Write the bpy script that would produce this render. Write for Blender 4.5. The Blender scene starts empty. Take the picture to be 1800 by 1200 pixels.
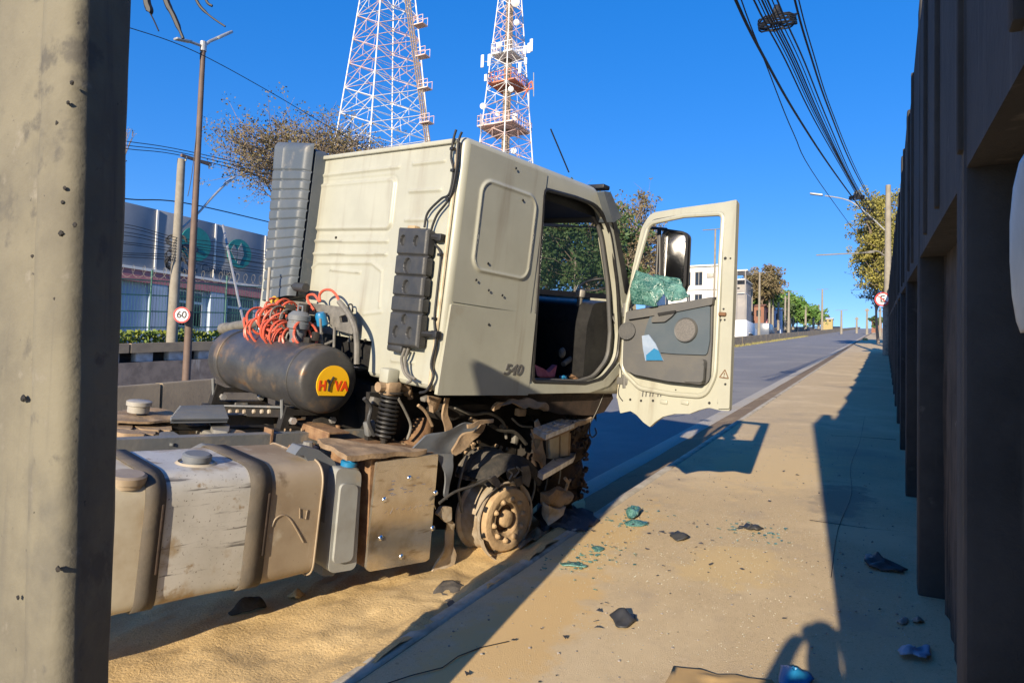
import bpy, bmesh, math, random
from mathutils import Vector as V, Matrix, noise, geometry
random.seed(7)
S = bpy.context.scene
COL = S.collection
# ------------------------------------------------------------------ camera, sky, sun, exposure
F, CX, CY, EYE = 1200.0, 900.0, 600.0, 1.65
_up = -V((-.03, 1.0, -55.0/1200.0)).normalized()
_dr = V(((1555-CX)/F, (571-CY)/F, 1)).normalized()
_y = (_dr-_up*_dr.dot(_up)).normalized(); _x = _y.cross(_up)
RW = Matrix((_x, _y, _up))                      # camera axes (right, down, forward) -> world
SL = _dr.dot(_up)/_dr.dot(_y)                   # the street climbs at this slope
CAM = V((0, 0, EYE))
cam = bpy.data.objects.new('camera', bpy.data.cameras.new('camera')); COL.objects.link(cam)
r_, u_, b_ = RW @ V((1, 0, 0)), RW @ V((0, -1, 0)), RW @ V((0, 0, -1))
cam.matrix_world = Matrix(((r_.x, u_.x, b_.x, 0), (r_.y, u_.y, b_.y, 0), (r_.z, u_.z, b_.z, EYE), (0, 0, 0, 1)))
cam.data.sensor_width = 36; cam.data.lens = 24; cam.data.clip_start = .03; cam.data.clip_end = 3000
S.camera = cam
SUN_EL = math.atan(.315); SUN_HX = -.102        # light runs up the street and a little to the left
W = bpy.data.worlds.new('World'); S.world = W; W.use_nodes = True
nt = W.node_tree
sky = nt.nodes.new('ShaderNodeTexSky'); sky.sky_type = 'NISHITA'; sky.sun_disc = False
sky.sun_elevation = SUN_EL; sky.sun_rotation = math.pi-math.atan(-SUN_HX)
sky.altitude = 900; sky.air_density = .8; sky.dust_density = 0; sky.ozone_density = 4.0
hs = nt.nodes.new('ShaderNodeHueSaturation'); hs.inputs['Saturation'].default_value = 1.8; hs.inputs['Hue'].default_value = .52; hs.inputs['Value'].default_value = 1.8
gm = nt.nodes.new('ShaderNodeGamma'); gm.inputs[1].default_value = .5
nt.links.new(sky.outputs[0], gm.inputs[0]); nt.links.new(gm.outputs[0], hs.inputs['Color'])
bg = nt.nodes['Background']; bg.inputs[1].default_value = .15
nt.links.new(hs.outputs[0], bg.inputs[0])
sun = bpy.data.objects.new('sun', bpy.data.lights.new('sun', 'SUN')); COL.objects.link(sun)
sun.data.energy = 5.0; sun.data.angle = math.radians(.5); sun.data.color = (1, .85, .64)
sun.rotation_euler = V((SUN_HX, 1, -.315)).to_track_quat('-Z', 'Y').to_euler()
sun.location = (2, -20, 12)
S.view_settings.view_transform = 'Standard'; S.view_settings.look = 'None'; S.view_settings.gamma = 1
S.view_settings.use_curve_mapping = False; S.view_settings.exposure = .75

# ------------------------------------------------------------------ pixel -> place helpers (points on real planes)
def ray(px, py): return RW @ V(((px-CX)/F, (py-CY)/F, 1))
def hit(px, py, p0, nn):
    d = ray(px, py); return CAM+d*((p0-CAM).dot(nn)/d.dot(nn))
def G(px, py, off=0.): return hit(px, py, V((0, 0, off)), V((0, -SL, 1)))
def PX(px, py, X): return hit(px, py, V((X, 0, 0)), V((1, 0, 0)))
def PD(px, py, D): return CAM+ray(px, py)*D
def zr(y):
    return SL*y if y < 400 else SL*(400+40*(1-math.exp(-(y-400)/40)))
# truck frame: x right, y forward, z up, zero at the door hinge
_f = ray(1900, 700).normalized(); _l = ray(-370, 420).normalized(); _c = _f.dot(_l)
_a = (_f-_l*_c/2).normalized(); _b = (_l-_f*_c/2); _b = (_b-_a*_a.dot(_b)).normalized()
TF, TR_ = _a, -_b; TU = TR_.cross(TF)
_h = ray(1088, 600); HP = CAM+_h*(5.7/_h.y)
def T(p): d = p-HP; return V((d.dot(TR_), d.dot(TF), d.dot(TU)))
def TW(t): return HP+TR_*t[0]+TF*t[1]+TU*t[2]
def TS(px, py, X=0.): return T(hit(px, py, HP+TR_*X, TR_))
def TY(px, py, Y=0.): return T(hit(px, py, HP+TF*Y, TF))
def TZ(px, py, Z=0.): return T(hit(px, py, HP+TU*Z, TU))
TB = V((-1.2, -1.2, -1.72))                     # truck base (its Empty)

# ------------------------------------------------------------------ materials
def mat(name, col, col2=None, sc=6., rough=.6, metal=0., bump=0., bsc=40., dirt=None, spec=.5, streak=None, coords='Object', det=6, lo=.35, hi=.68):
    m = bpy.data.materials.new(name); m.use_nodes = True; n = m.node_tree; L = n.links
    p = n.nodes['Principled BSDF']; p.inputs['Roughness'].default_value = rough; p.inputs['Metallic'].default_value = metal
    p.inputs['Specular IOR Level'].default_value = spec
    tc = n.nodes.new('ShaderNodeTexCoord')
    def nz(scale, detail=6, vec=None, rgh=.6):
        t = n.nodes.new('ShaderNodeTexNoise'); t.inputs['Scale'].default_value = scale; t.inputs['Detail'].default_value = detail; t.inputs['Roughness'].default_value = rgh
        L.new(vec or tc.outputs[coords], t.inputs['Vector']); return t.outputs['Fac']
    def ramp(f, a, b):
        r = n.nodes.new('ShaderNodeMapRange'); r.inputs[1].default_value = a; r.inputs[2].default_value = b; r.interpolation_type = 'SMOOTHSTEP'
        L.new(f, r.inputs[0]); return r.outputs[0]
    def mix(f, a, b):
        x = n.nodes.new('ShaderNodeMix'); x.data_type = 'RGBA'
        L.new(f, x.inputs[0])
        for s, i in ((a, 6), (b, 7)):
            if isinstance(s, tuple): x.inputs[i].default_value = (*s, 1)
            else: L.new(s, x.inputs[i])
        return x.outputs[2]
    c = col
    if col2: c = mix(ramp(nz(sc, det), lo, hi), col, col2)
    if streak:                                  # (colour, xyz scale, lo, hi)
        mp = n.nodes.new('ShaderNodeMapping'); mp.inputs['Scale'].default_value = streak[1]; L.new(tc.outputs[coords], mp.inputs[0])
        c = mix(ramp(nz(1, 5, mp.outputs[0]), streak[2], streak[3]), c, streak[0])
    for d in (dirt or []):                      # (colour, scale, lo, hi)
        c = mix(ramp(nz(d[1], 8), d[2], d[3]), c, d[0])
    if isinstance(c, tuple): p.inputs['Base Color'].default_value = (*c, 1)
    else: L.new(c, p.inputs['Base Color'])
    if bump:
        b = n.nodes.new('ShaderNodeBump'); b.inputs['Strength'].default_value = min(1, bump); b.inputs['Distance'].default_value = .01*max(1, bump)
        L.new(nz(bsc, 8), b.inputs['Height']); L.new(b.outputs[0], p.inputs['Normal'])
    return m
DUST = (.36, .26, .15)
M = {}
def dm(k, *a, **kw): M[k] = mat(k, *a, **kw)
dm('cream', (.375, .378, .315), (.34, .342, .285), sc=3, rough=.38, dirt=[((.27, .24, .17), 3.2, .58, .95), ((.30, .255, .18), 30, .66, .9), ((.20, .16, .11), 70, .72, .78)], streak=((.26, .24, .19), (8, 8, .7), .50, .84), bump=.05, bsc=7)  # vertical streaks: grime, with soft branch shadows put into the colour
dm('rust_shade', (.022, .014, .010), (.05, .03, .02), sc=8, rough=.9, bump=.5, bsc=40)  # rust taken darker: shade below the cab is put into the colour
dm('creamdirty', (.56, .50, .36), (.34, .25, .15), sc=5, rough=.6, bump=.2)
dm('grime_shade', (.010, .009, .008), (.022, .017, .013), sc=9, rough=.8, bump=.4, bsc=30)  # near-black: grime plus the shade under the cab, put into the colour
dm('brownrust', (.16, .085, .045), (.28, .17, .09), sc=11, rough=.85, bump=.5, bsc=50)
dm('dustbrown', (.33, .235, .145), (.20, .135, .08), sc=7, rough=.9, bump=.4, dirt=[((.10, .075, .05), 13, .6, .75)])
dm('blackplastic', (.030, .032, .036), (.045, .045, .045), sc=12, rough=.5, bump=.15, bsc=120)
dm('greyplastic', (.12, .135, .155), (.16, .165, .17), sc=5, rough=.55, bump=.1, bsc=60, dirt=[((.25, .22, .17), 4, .6, .85)])
dm('duct', (.075, .092, .112), (.098, .112, .128), sc=4, rough=.5, bump=.08, dirt=[((.24, .22, .19), 6, .58, .85)])
dm('chassis', (.13, .14, .145), (.20, .19, .17), sc=4, rough=.6, bump=.2, dirt=[((.33, .26, .18), 5, .55, .7), ((.07, .06, .055), 7, .62, .75)])
dm('tankwhite', (.56, .54, .49), (.46, .44, .39), sc=4, rough=.45, metal=.15, bump=.06, dirt=[((.36, .28, .18), 2.6, .54, .64), ((.15, .13, .11), 70, .60, .70), ((.30, .22, .13), 9, .60, .70)], streak=((.14, .13, .12), (1.5, 2.2, 34), .57, .68))
dm('tankbrown', (.36, .29, .205), (.25, .185, .12), sc=2.2, rough=.5, metal=.1, bump=.06, dirt=[((.46, .41, .32), 5, .58, .76), ((.17, .125, .08), 3.1, .58, .68), ((.13, .10, .07), 40, .66, .74)], streak=((.44, .38, .29), (9, 9, 1.2), .60, .74))
dm('tankcream', (.50, .45, .34), (.36, .28, .18), sc=3, rough=.5, bump=.06, dirt=[((.14, .11, .08), 5, .63, .7)])
dm('strap', (.068, .058, .046), (.105, .085, .062), sc=6, rough=.7, bump=.25, dirt=[((.10, .09, .075), 14, .58, .68)])
dm('greytank', (.30, .31, .30), (.24, .235, .21), sc=4, rough=.55, bump=.06, dirt=[((.36, .28, .18), 3, .58, .75)])
dm('steel', (.74, .68, .58), (.58, .50, .38), sc=4, rough=.20, metal=.82, bump=.12, bsc=14, streak=((.36, .27, .17), (3, 4, 22), .56, .72), dirt=[((.40, .30, .18), 3.5, .5, .72)])
dm('alu', (.68, .67, .66), (.45, .42, .38), sc=14, rough=.35, metal=.6, bump=.2, dirt=[((.36, .28, .18), 9, .6, .75)])
dm('chrome', (.75, .75, .75), rough=.12, metal=1.)
dm('oiltank', (.048, .048, .051), (.075, .073, .071), sc=5, rough=.40, metal=.2, bump=.06, dirt=[((.17, .12, .075), 3.1, .55, .70), ((.11, .09, .07), 16, .60, .78), ((.14, .075, .035), 9, .63, .72)])
dm('sticker', (.85, .47, .01), rough=.45)
dm('stickerred', (.70, .07, .01), rough=.45)
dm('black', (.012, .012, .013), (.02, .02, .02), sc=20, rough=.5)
dm('rubber', (.028, .027, .025), (.055, .048, .04), sc=18, rough=.85, bump=.5, bsc=60)
dm('rubberdust', (.13, .115, .095), (.075, .068, .06), sc=9, rough=.9, bump=.6, bsc=70, dirt=[((.25, .20, .14), 7, .6, .75)])
dm('hosered', (.62, .10, .05), (.45, .10, .06), sc=20, rough=.4)
dm('hosegrey', (.17, .16, .14), (.10, .095, .085), sc=15, rough=.6)
dm('yellowcap', (.65, .36, .04), rough=.5)
dm('blue', (.02, .14, .55), rough=.4)
dm('bluecap', (.015, .17, .36), rough=.4)
dm('rimsand', (.42, .30, .17), (.33, .22, .12), sc=9, rough=.85, bump=.5, bsc=50, dirt=[((.20, .14, .08), 14, .6, .72), ((.10, .065, .04), 32, .66, .74)])
dm('rimpale', (.50, .44, .35), (.36, .28, .19), sc=11, rough=.6, metal=.2, bump=.3)
dm('whiteplastic', (.36, .345, .31), (.30, .27, .22), sc=6, rough=.5)
dm('pink', (.60, .16, .20), (.45, .10, .14), sc=12, rough=.9)
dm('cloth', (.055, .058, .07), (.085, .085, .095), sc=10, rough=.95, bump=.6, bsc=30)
dm('trim', (.085, .087, .09), (.11, .107, .10), sc=4, rough=.6, bump=.12, bsc=160)
dm('trimblue', (.062, .085, .108), (.078, .098, .118), sc=4, rough=.55, bump=.08, bsc=160)
dm('speaker', (.16, .15, .145), (.10, .10, .10), sc=160, rough=.7, lo=.45, hi=.55)
dm('paper', (.27, .34, .45), (.21, .28, .40), sc=9, rough=.7)
dm('cyan', (.015, .16, .34), rough=.5)
dm('concrete', (.175, .158, .112), (.12, .108, .08), sc=3, rough=.9, bump=.6, bsc=14, streak=((.10, .092, .075), (14, 14, .6), .56, .75), dirt=[((.085, .08, .068), 2.2, .52, .74), ((.22, .20, .16), 12, .60, .80), ((.055, .05, .045), 38, .66, .73), ((.095, .087, .07), 8, .56, .68)])
dm('concretedark', (.20, .19, .165), (.28, .265, .225), sc=9, rough=.9, bump=.5, bsc=40, dirt=[((.12, .115, .10), 6, .5, .7)])
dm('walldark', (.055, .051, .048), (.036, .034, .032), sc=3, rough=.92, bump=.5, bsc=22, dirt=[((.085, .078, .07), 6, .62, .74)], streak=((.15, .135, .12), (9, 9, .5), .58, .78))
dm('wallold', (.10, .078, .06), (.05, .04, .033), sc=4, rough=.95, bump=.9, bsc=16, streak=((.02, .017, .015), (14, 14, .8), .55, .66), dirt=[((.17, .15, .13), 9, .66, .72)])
dm('barrier', (.27, .215, .14), (.20, .16, .11), sc=2, rough=.95, bump=.4, bsc=20, dirt=[((.12, .10, .08), 3, .58, .75)])
dm('retain', (.30, .24, .19), (.20, .16, .13), sc=2.5, rough=.95, bump=.5, bsc=14, streak=((.42, .38, .33), (1.5, 1.5, .35), .60, .70), dirt=[((.11, .09, .075), 1.7, .58, .72)])
dm('beam', (.36, .28, .18), (.28, .22, .15), sc=3, rough=.9, bump=.3)
dm('whiteblock', (.55, .55, .54), (.40, .39, .37), sc=4, rough=.9)
dm('cladding', (.25, .27, .30), (.22, .24, .27), sc=1.2, rough=.6)
dm('pinkband', (.50, .20, .21), (.42, .17, .18), sc=2, rough=.7)
dm('bluewall', (.40, .48, .60), (.34, .42, .54), sc=1, rough=.8)
dm('whitewall', (.74, .73, .70), (.66, .65, .62), sc=.5, rough=.85)
dm('greywall', (.26, .25, .25), (.34, .32, .30), sc=.6, rough=.85)
dm('winglass', (.02, .025, .03), rough=.08, spec=.8)
dm('teal', (.02, .24, .23), (.02, .18, .19), sc=3, rough=.6)
dm('navy', (.015, .035, .07), rough=.6)
dm('fencegreen', (.05, .15, .12), rough=.6)
dm('galv', (.45, .45, .44), (.35, .35, .34), sc=9, rough=.45, metal=.5)
dm('polebrown', (.115, .078, .058), (.15, .10, .075), sc=3, rough=.7, bump=.15)
dm('polecon', (.27, .245, .20), (.22, .195, .155), sc=4, rough=.9, bump=.3)
dm('towerwhite', (.80, .80, .80), (.66, .62, .60), sc=2, rough=.6)
dm('towerred', (.52, .13, .06), (.44, .20, .13), sc=2, rough=.6)
dm('towerpink', (.72, .56, .52), (.62, .38, .32), sc=1, rough=.6)
dm('signred', (.55, .03, .03), rough=.5)
dm('signwhite', (.80, .80, .80), rough=.5)
dm('wire', (.012, .013, .016), rough=.6)
dm('bark', (.15, .11, .08), (.22, .18, .14), sc=6, rough=.95, bump=.6)
dm('barkgrey', (.26, .21, .17), (.17, .13, .10), sc=6, rough=.95, bump=.5)
dm('leafdark', (.035, .075, .022), (.075, .12, .035), sc=.9, rough=.65)
dm('leafgreen', (.08, .18, .03), (.14, .23, .05), sc=.5, rough=.65)
dm('leafolive', (.27, .24, .05), (.17, .16, .04), sc=.7, rough=.7)
dm('leafdry', (.19, .14, .075), (.13, .115, .05), sc=.8, rough=.8)
dm('leafhedge', (.22, .25, .03), (.10, .16, .025), sc=2, rough=.6)
dm('weed', (.22, .22, .07), (.30, .24, .11), sc=3, rough=.8)
dm('cardboard', (.45, .30, .13), (.38, .25, .11), sc=5, rough=.9)
dm('stone', (.30, .27, .24), (.22, .20, .18), sc=12, rough=.9)
dm('kerb', (.52, .47, .37), (.36, .31, .23), sc=5, rough=.95, bump=.4, dirt=[((.20, .16, .11), 3, .55, .7)])
dm('yellowpaint', (.36, .28, .10), (.30, .24, .12), sc=6, rough=.8)
dm('carblue', (.10, .12, .16), rough=.25)
dm('terracotta', (.24, .11, .07), (.20, .10, .07), sc=3, rough=.9)
dm('skin', (.5, .3, .2), rough=.6)
dm('jeans', (.05, .07, .13), rough=.9)

def glassmat(name, col, alpha, rough=.05):
    m = bpy.data.materials.new(name); m.use_nodes = True; n = m.node_tree; p = n.nodes['Principled BSDF']
    p.inputs['Base Color'].default_value = (*col, 1); p.inputs['Roughness'].default_value = rough; p.inputs['Alpha'].default_value = alpha
    M[name] = m; return m
glassmat('sideglass', (.02, .05, .05), .28)
# shattered laminated glass: green with white crack net
m = mat('shatter', (.022, .085, .078), (.10, .235, .205), sc=9, rough=.18, bump=.5, bsc=70, streak=((.02, .08, .07), (5, 5, 28), .56, .70), lo=.38, hi=.66)
n = m.node_tree; p = n.nodes['Principled BSDF']; src = p.inputs['Base Color'].links[0].from_socket
tc = n.nodes.new('ShaderNodeTexCoord'); vo = n.nodes.new('ShaderNodeTexVoronoi'); vo.feature = 'DISTANCE_TO_EDGE'; vo.inputs['Scale'].default_value = 40
n.links.new(tc.outputs['Object'], vo.inputs['Vector'])
mr_ = n.nodes.new('ShaderNodeMapRange'); mr_.inputs[1].default_value = 0; mr_.inputs[2].default_value = .07; mr_.inputs[3].default_value = .5; mr_.inputs[4].default_value = 0; n.links.new(vo.outputs['Distance'], mr_.inputs[0])
mx_ = n.nodes.new('ShaderNodeMix'); mx_.data_type = 'RGBA'; n.links.new(mr_.outputs[0], mx_.inputs[0]); n.links.new(src, mx_.inputs[6]); mx_.inputs[7].default_value = (.28, .45, .40, 1); n.links.new(mx_.outputs[2], p.inputs['Base Color'])
M['shatter'] = m

# asphalt-like ground materials
def ground_mat(name, base, col2, dusts, specks=.5, rough=.92, bumpd=.006, bsc=160, stains=()):
    m = bpy.data.materials.new(name); m.use_nodes = True; n = m.node_tree; L = n.links; p = n.nodes['Principled BSDF']; p.inputs['Roughness'].default_value = rough
    p.inputs['Specular IOR Level'].default_value = .25
    tc = n.nodes.new('ShaderNodeTexCoord')
    def nz(s, d=8):
        t = n.nodes.new('ShaderNodeTexNoise'); t.inputs['Scale'].default_value = s; t.inputs['Detail'].default_value = d; t.inputs['Roughness'].default_value = .65; L.new(tc.outputs['Object'], t.inputs['Vector']); return t.outputs['Fac']
    def mx(f, a, b, lo, hi):
        r = n.nodes.new('ShaderNodeMapRange'); r.inputs[1].default_value = lo; r.inputs[2].default_value = hi; r.interpolation_type = 'SMOOTHSTEP'; L.new(f, r.inputs[0])
        x = n.nodes.new('ShaderNodeMix'); x.data_type = 'RGBA'; L.new(r.outputs[0], x.inputs[0])
        for s, i in ((a, 6), (b, 7)):
            if isinstance(s, tuple): x.inputs[i].default_value = (*s, 1)
            else: L.new(s, x.inputs[i])
        return x.outputs[2]
    c = mx(nz(150, 3), base, col2, .40, .60); c = mx(nz(45, 3), c, tuple(q*.72 for q in col2), .56, .72); c = mx(nz(330, 2), c, tuple(min(.8, q*1.25) for q in base), .60, .66)
    for col, s, lo, hi in dusts: c = mx(nz(s), c, col, lo, hi)
    for (sx, sy, rx, ry, colr) in stains:           # dust stains lying at fixed places
        mp = n.nodes.new('ShaderNodeMapping'); mp.vector_type = 'TEXTURE'; mp.inputs['Location'].default_value = (sx, sy, SL*sy); mp.inputs['Scale'].default_value = (rx, ry, 3); L.new(tc.outputs['Object'], mp.inputs[0])
        ln = n.nodes.new('ShaderNodeVectorMath'); ln.operation = 'LENGTH'; L.new(mp.outputs[0], ln.inputs[0])
        ad = n.nodes.new('ShaderNodeMath'); ad.operation = 'MULTIPLY_ADD'; L.new(nz(4.5), ad.inputs[0]); ad.inputs[1].default_value = -2.2; 
        L.new(ln.outputs['Value'], ad.inputs[2]); sg = n.nodes.new('ShaderNodeMapRange'); sg.interpolation_type = 'SMOOTHSTEP'; sg.inputs[1].default_value = -.05; sg.inputs[2].default_value = -.55; L.new(ad.outputs[0], sg.inputs[0])
        x = n.nodes.new('ShaderNodeMix'); x.data_type = 'RGBA'; L.new(sg.outputs[0], x.inputs[0]); L.new(c, x.inputs[6]); x.inputs[7].default_value = (*colr, 1); c = x.outputs[2]
    if specks:                                     # pale grit
        v = n.nodes.new('ShaderNodeTexVoronoi'); v.inputs['Scale'].default_value = 38; L.new(tc.outputs['Object'], v.inputs['Vector'])
        r = n.nodes.new('ShaderNodeMapRange'); r.inputs[1].default_value = .10; r.inputs[2].default_value = .04; L.new(v.outputs['Distance'], r.inputs[0])
        k = n.nodes.new('ShaderNodeMath'); k.operation = 'MULTIPLY'; L.new(r.outputs[0], k.inputs[0])
        q = n.nodes.new('ShaderNodeMapRange'); q.inputs[1].default_value = .5; q.inputs[2].default_value = .66; L.new(nz(1.1, 4), q.inputs[0])
        L.new(q.outputs[0], k.inputs[1])
        k2 = n.nodes.new('ShaderNodeMath'); k2.operation = 'MULTIPLY'; k2.inputs[1].default_value = specks; L.new(k.outputs[0], k2.inputs[0])
        x = n.nodes.new('ShaderNodeMix'); x.data_type = 'RGBA'; L.new(k2.outputs[0], x.inputs[0]); L.new(c, x.inputs[6]); x.inputs[7].default_value = (.55, .55, .50, 1); c = x.outputs[2]
    L.new(c, p.inputs['Base Color'])
    b = n.nodes.new('ShaderNodeBump'); b.inputs['Strength'].default_value = .7; b.inputs['Distance'].default_value = bumpd; L.new(nz(bsc), b.inputs['Height']); L.new(b.outputs[0], p.inputs['Normal'])
    M[name] = m
ground_mat('sidewalk', (.56, .435, .265), (.48, .37, .22), [((.62, .49, .30), .8, .46, .68), ((.45, .355, .235), 2.3, .52, .74), ((.66, .53, .35), 6, .60, .8), ((.34, .265, .18), 14, .62, .78), ((.40, .32, .22), .5, .55, .75)], .5, stains=[(-.9, 4.95, .38, .5, (.60, .45, .235)), (-1.75, 3.3, .35, 1.3, (.60, .42, .20)), (-1.2, 8.6, .8, 1.6, (.62, .47, .26)), (-1.9, 5.2, .3, 1.1, (.58, .42, .21)), (-.35, 7.2, .3, .9, (.36, .29, .20)), (-1.35, 2.4, .5, .4, (.42, .33, .22))])
ground_mat('asphalt', (.235, .232, .235), (.19, .19, .195), [((.28, .27, .255), .35, .45, .7), ((.17, .168, .17), .9, .58, .72)], .1)
ground_mat('gutter', (.46, .43, .37), (.38, .35, .30), [((.42, .37, .28), 1.3, .5, .7)], 0)
ground_mat('dirt', (.26, .19, .115), (.19, .135, .085), [((.34, .25, .15), 1.3, .5, .7), ((.12, .09, .06), 3, .6, .75)], .2)
ground_mat('sand', (.60, .43, .205), (.51, .36, .17), [((.66, .49, .25), 1.1, .5, .7), ((.45, .315, .15), 2.6, .58, .75), ((.27, .21, .13), 7, .64, .74)], 0, bumpd=.012, bsc=60)
ground_mat('earth', (.16, .13, .085), (.11, .10, .06), [((.07, .10, .03), .2, .5, .62)], 0)

# ------------------------------------------------------------------ mesh builder
class MB:
    def __init__(s): s.v = []; s.f = []
    def add(s, vs, fs):
        o = len(s.v); s.v += [tuple(q) for q in vs]; s.f += [tuple(i+o for i in f) for f in fs]; return s
    def box(s, c, sz, rot=None, bev=0.):
        bm = bmesh.new(); bmesh.ops.create_cube(bm, size=1)
        for q in bm.verts: q.co = V((q.co.x*sz[0], q.co.y*sz[1], q.co.z*sz[2]))
        if bev: bmesh.ops.bevel(bm, geom=bm.edges[:], offset=bev, segments=2, affect='EDGES', profile=.5)
        bm.verts.index_update(); vs = [q.co.copy() for q in bm.verts]; fs = [[q.index for q in f.verts] for f in bm.faces]; bm.free()
        if rot is not None: vs = [rot @ q for q in vs]
        return s.add([q+V(c) for q in vs], fs)
    def tube(s, pts, r, n=8, cap=True, closed=False):
        pts = [V(p) for p in pts]; N = len(pts); rs = r if isinstance(r, (list, tuple)) else [r]*N
        vs = []; prev = None
        for i, p in enumerate(pts):
            a, b = (pts[(i-1) % N], pts[(i+1) % N]) if closed else (pts[max(0, i-1)], pts[min(N-1, i+1)])
            t = (b-a)
            t = t.normalized() if t.length > 1e-9 else V((0, 0, 1))
            if prev is None:
                q = V((0, 0, 1)) if abs(t.z) < .9 else V((1, 0, 0)); u = t.cross(q).normalized()
            else: u = (prev-t*prev.dot(t)).normalized()
            prev = u; w = t.cross(u)
            vs += [p+(u*math.cos(k*2*math.pi/n)+w*math.sin(k*2*math.pi/n))*rs[i] for k in range(n)]
        fs = [(i*n+k, i*n+(k+1) % n, ((i+1) % N)*n+(k+1) % n, ((i+1) % N)*n+k) for i in range(N if closed else N-1) for k in range(n)]
        if cap and not closed: fs += [tuple(range(n))[::-1], tuple(range((N-1)*n, N*n))]
        return s.add(vs, fs)
    def lathe(s, prof, o, ax, n=32, a0=0., a1=2*math.pi):
        ax = V(ax).normalized(); q = V((0, 0, 1)) if abs(ax.z) < .9 else V((1, 0, 0)); u = ax.cross(q).normalized(); w = ax.cross(u); full = abs(a1-a0-2*math.pi) < 1e-6
        m = n if full else n+1; vs = []
        for k in range(m):
            a = a0+(a1-a0)*k/n; d = u*math.cos(a)+w*math.sin(a)
            vs += [V(o)+ax*h+d*r for r, h in prof]
        P = len(prof); fs = []
        for k in range(n):
            k2 = (k+1) % m
            fs += [(k*P+j, k*P+j+1, k2*P+j+1, k2*P+j) for j in range(P-1)]
        return s.add(vs, fs)
    def plate(s, outer, holes, fn, th):
        """outer, holes: 2-D loops; fn(u, v, w) -> 3-D; w runs 0..th"""
        loops = [outer]+list(holes)
        tri = geometry.tessellate_polygon([[V((a, b, 0)) for a, b in l] for l in loops])
        pts = [p for l in loops for p in l]; n = len(pts)
        vs = [fn(a, b, 0) for a, b in pts]+[fn(a, b, th) for a, b in pts]
        fs = [tuple(t) for t in tri]+[tuple(i+n for i in t[::-1]) for t in tri]
        o = 0
        for l in loops:
            k = len(l); fs += [(o+i, o+(i+1) % k, n+o+(i+1) % k, n+o+i) for i in range(k)]; o += k
        return s.add(vs, fs)
    def relief(s, fn, nu, nv, mask=None, skirt=0.):
        """fn(i/nu, j/nv) -> point; open grid"""
        vs = [fn(i/nu, j/nv) for j in range(nv+1) for i in range(nu+1)]
        fs = [(j*(nu+1)+i, j*(nu+1)+i+1, (j+1)*(nu+1)+i+1, (j+1)*(nu+1)+i) for j in range(nv) for i in range(nu) if mask is None or mask((i+.5)/nu, (j+.5)/nv)]
        return s.add(vs, fs)
    def ico(s, c, r, sub=2, sq=(1, 1, 1), jit=0.):
        bm = bmesh.new(); bmesh.ops.create_icosphere(bm, subdivisions=sub, radius=1)
        vs = [V((q.co.x*r*sq[0], q.co.y*r*sq[1], q.co.z*r*sq[2]))*(1+jit*noise.noise(q.co*2.3+V(c)*5)) + V(c) for q in bm.verts]
        fs = [[q.index for q in f.verts] for f in bm.faces]; bm.free(); return s.add(vs, fs)
    def build(s, name, m, parent=None, ang=35, org=None, smooth=True, recalc=True):
        me = bpy.data.meshes.new(name)
        o0 = V(org) if org is not None else (TB if parent is not None and is_truck(parent) else V((0, 0, 0)))
        if parent is not None and org is None and not is_truck(parent): o0 = root_of(parent).location.copy()
        me.from_pydata([V(q)-o0 for q in s.v], [], s.f)
        if recalc:
            bm = bmesh.new(); bm.from_mesh(me); bmesh.ops.recalc_face_normals(bm, faces=bm.faces[:]); bm.to_mesh(me); bm.free()
        if smooth: me.shade_smooth(); me.set_sharp_from_angle(angle=math.radians(ang))
        me.materials.append(M[m] if isinstance(m, str) else m)
        o = bpy.data.objects.new(name, me); COL.objects.link(o)
        if parent is not None: o.parent = parent
        elif org is not None: o.location = V(org)
        return o
def crumple(o, amp, sc=6., cuts=3, seed=0.):
    bm = bmesh.new(); bm.from_mesh(o.data); bmesh.ops.triangulate(bm, faces=bm.faces[:])
    for _ in range(cuts):
        es = [e for e in bm.edges if e.calc_length() > .05]
        if not es: break
        bmesh.ops.subdivide_edges(bm, edges=es, cuts=1); bmesh.ops.triangulate(bm, faces=[f for f in bm.faces if len(f.verts) > 3])
    for v in bm.verts:
        p = v.co*sc+V((seed, seed*2, 0)); v.co += V((noise.noise(p), noise.noise(p+V((9, 3, 1))), noise.noise(p+V((2, 8, 5)))))*amp
    bmesh.ops.recalc_face_normals(bm, faces=bm.faces[:]); bm.to_mesh(o.data); bm.free(); o.data.shade_smooth(); o.data.set_sharp_from_angle(angle=math.radians(40)); return o
def root_of(o):
    while o.parent: o = o.parent
    return o
TRUCK = [None]
def is_truck(o): return root_of(o) is TRUCK[0]
def empty(name, loc, label, cat, group=None):
    o = bpy.data.objects.new(name, None); COL.objects.link(o); o.location = V(loc); o.empty_display_size = .2
    o['label'] = label; o['category'] = cat
    if group: o['group'] = group
    return o
def tag(o, label, cat, group=None):
    o['label'] = label; o['category'] = cat
    if group: o['group'] = group
    return o
def struct(o): o['kind'] = 'structure'; return o
def stuff(o): o['kind'] = 'stuff'; return o
def copies(proto, places, parent=None):
    for p in places:
        c = proto.copy(); COL.objects.link(c); c.location = p
        if parent is not None: c.parent = parent
def rr(x0, y0, x1, y1, r, n=5):
    out = []
    for cx, cy, a in ((x1-r, y1-r, 0), (x0+r, y1-r, 90), (x0+r, y0+r, 180), (x1-r, y0+r, 270)):
        for k in range(n+1):
            t = math.radians(a+90*k/n); out.append((cx+r*math.cos(t), cy+r*math.sin(t)))
    return out
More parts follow.
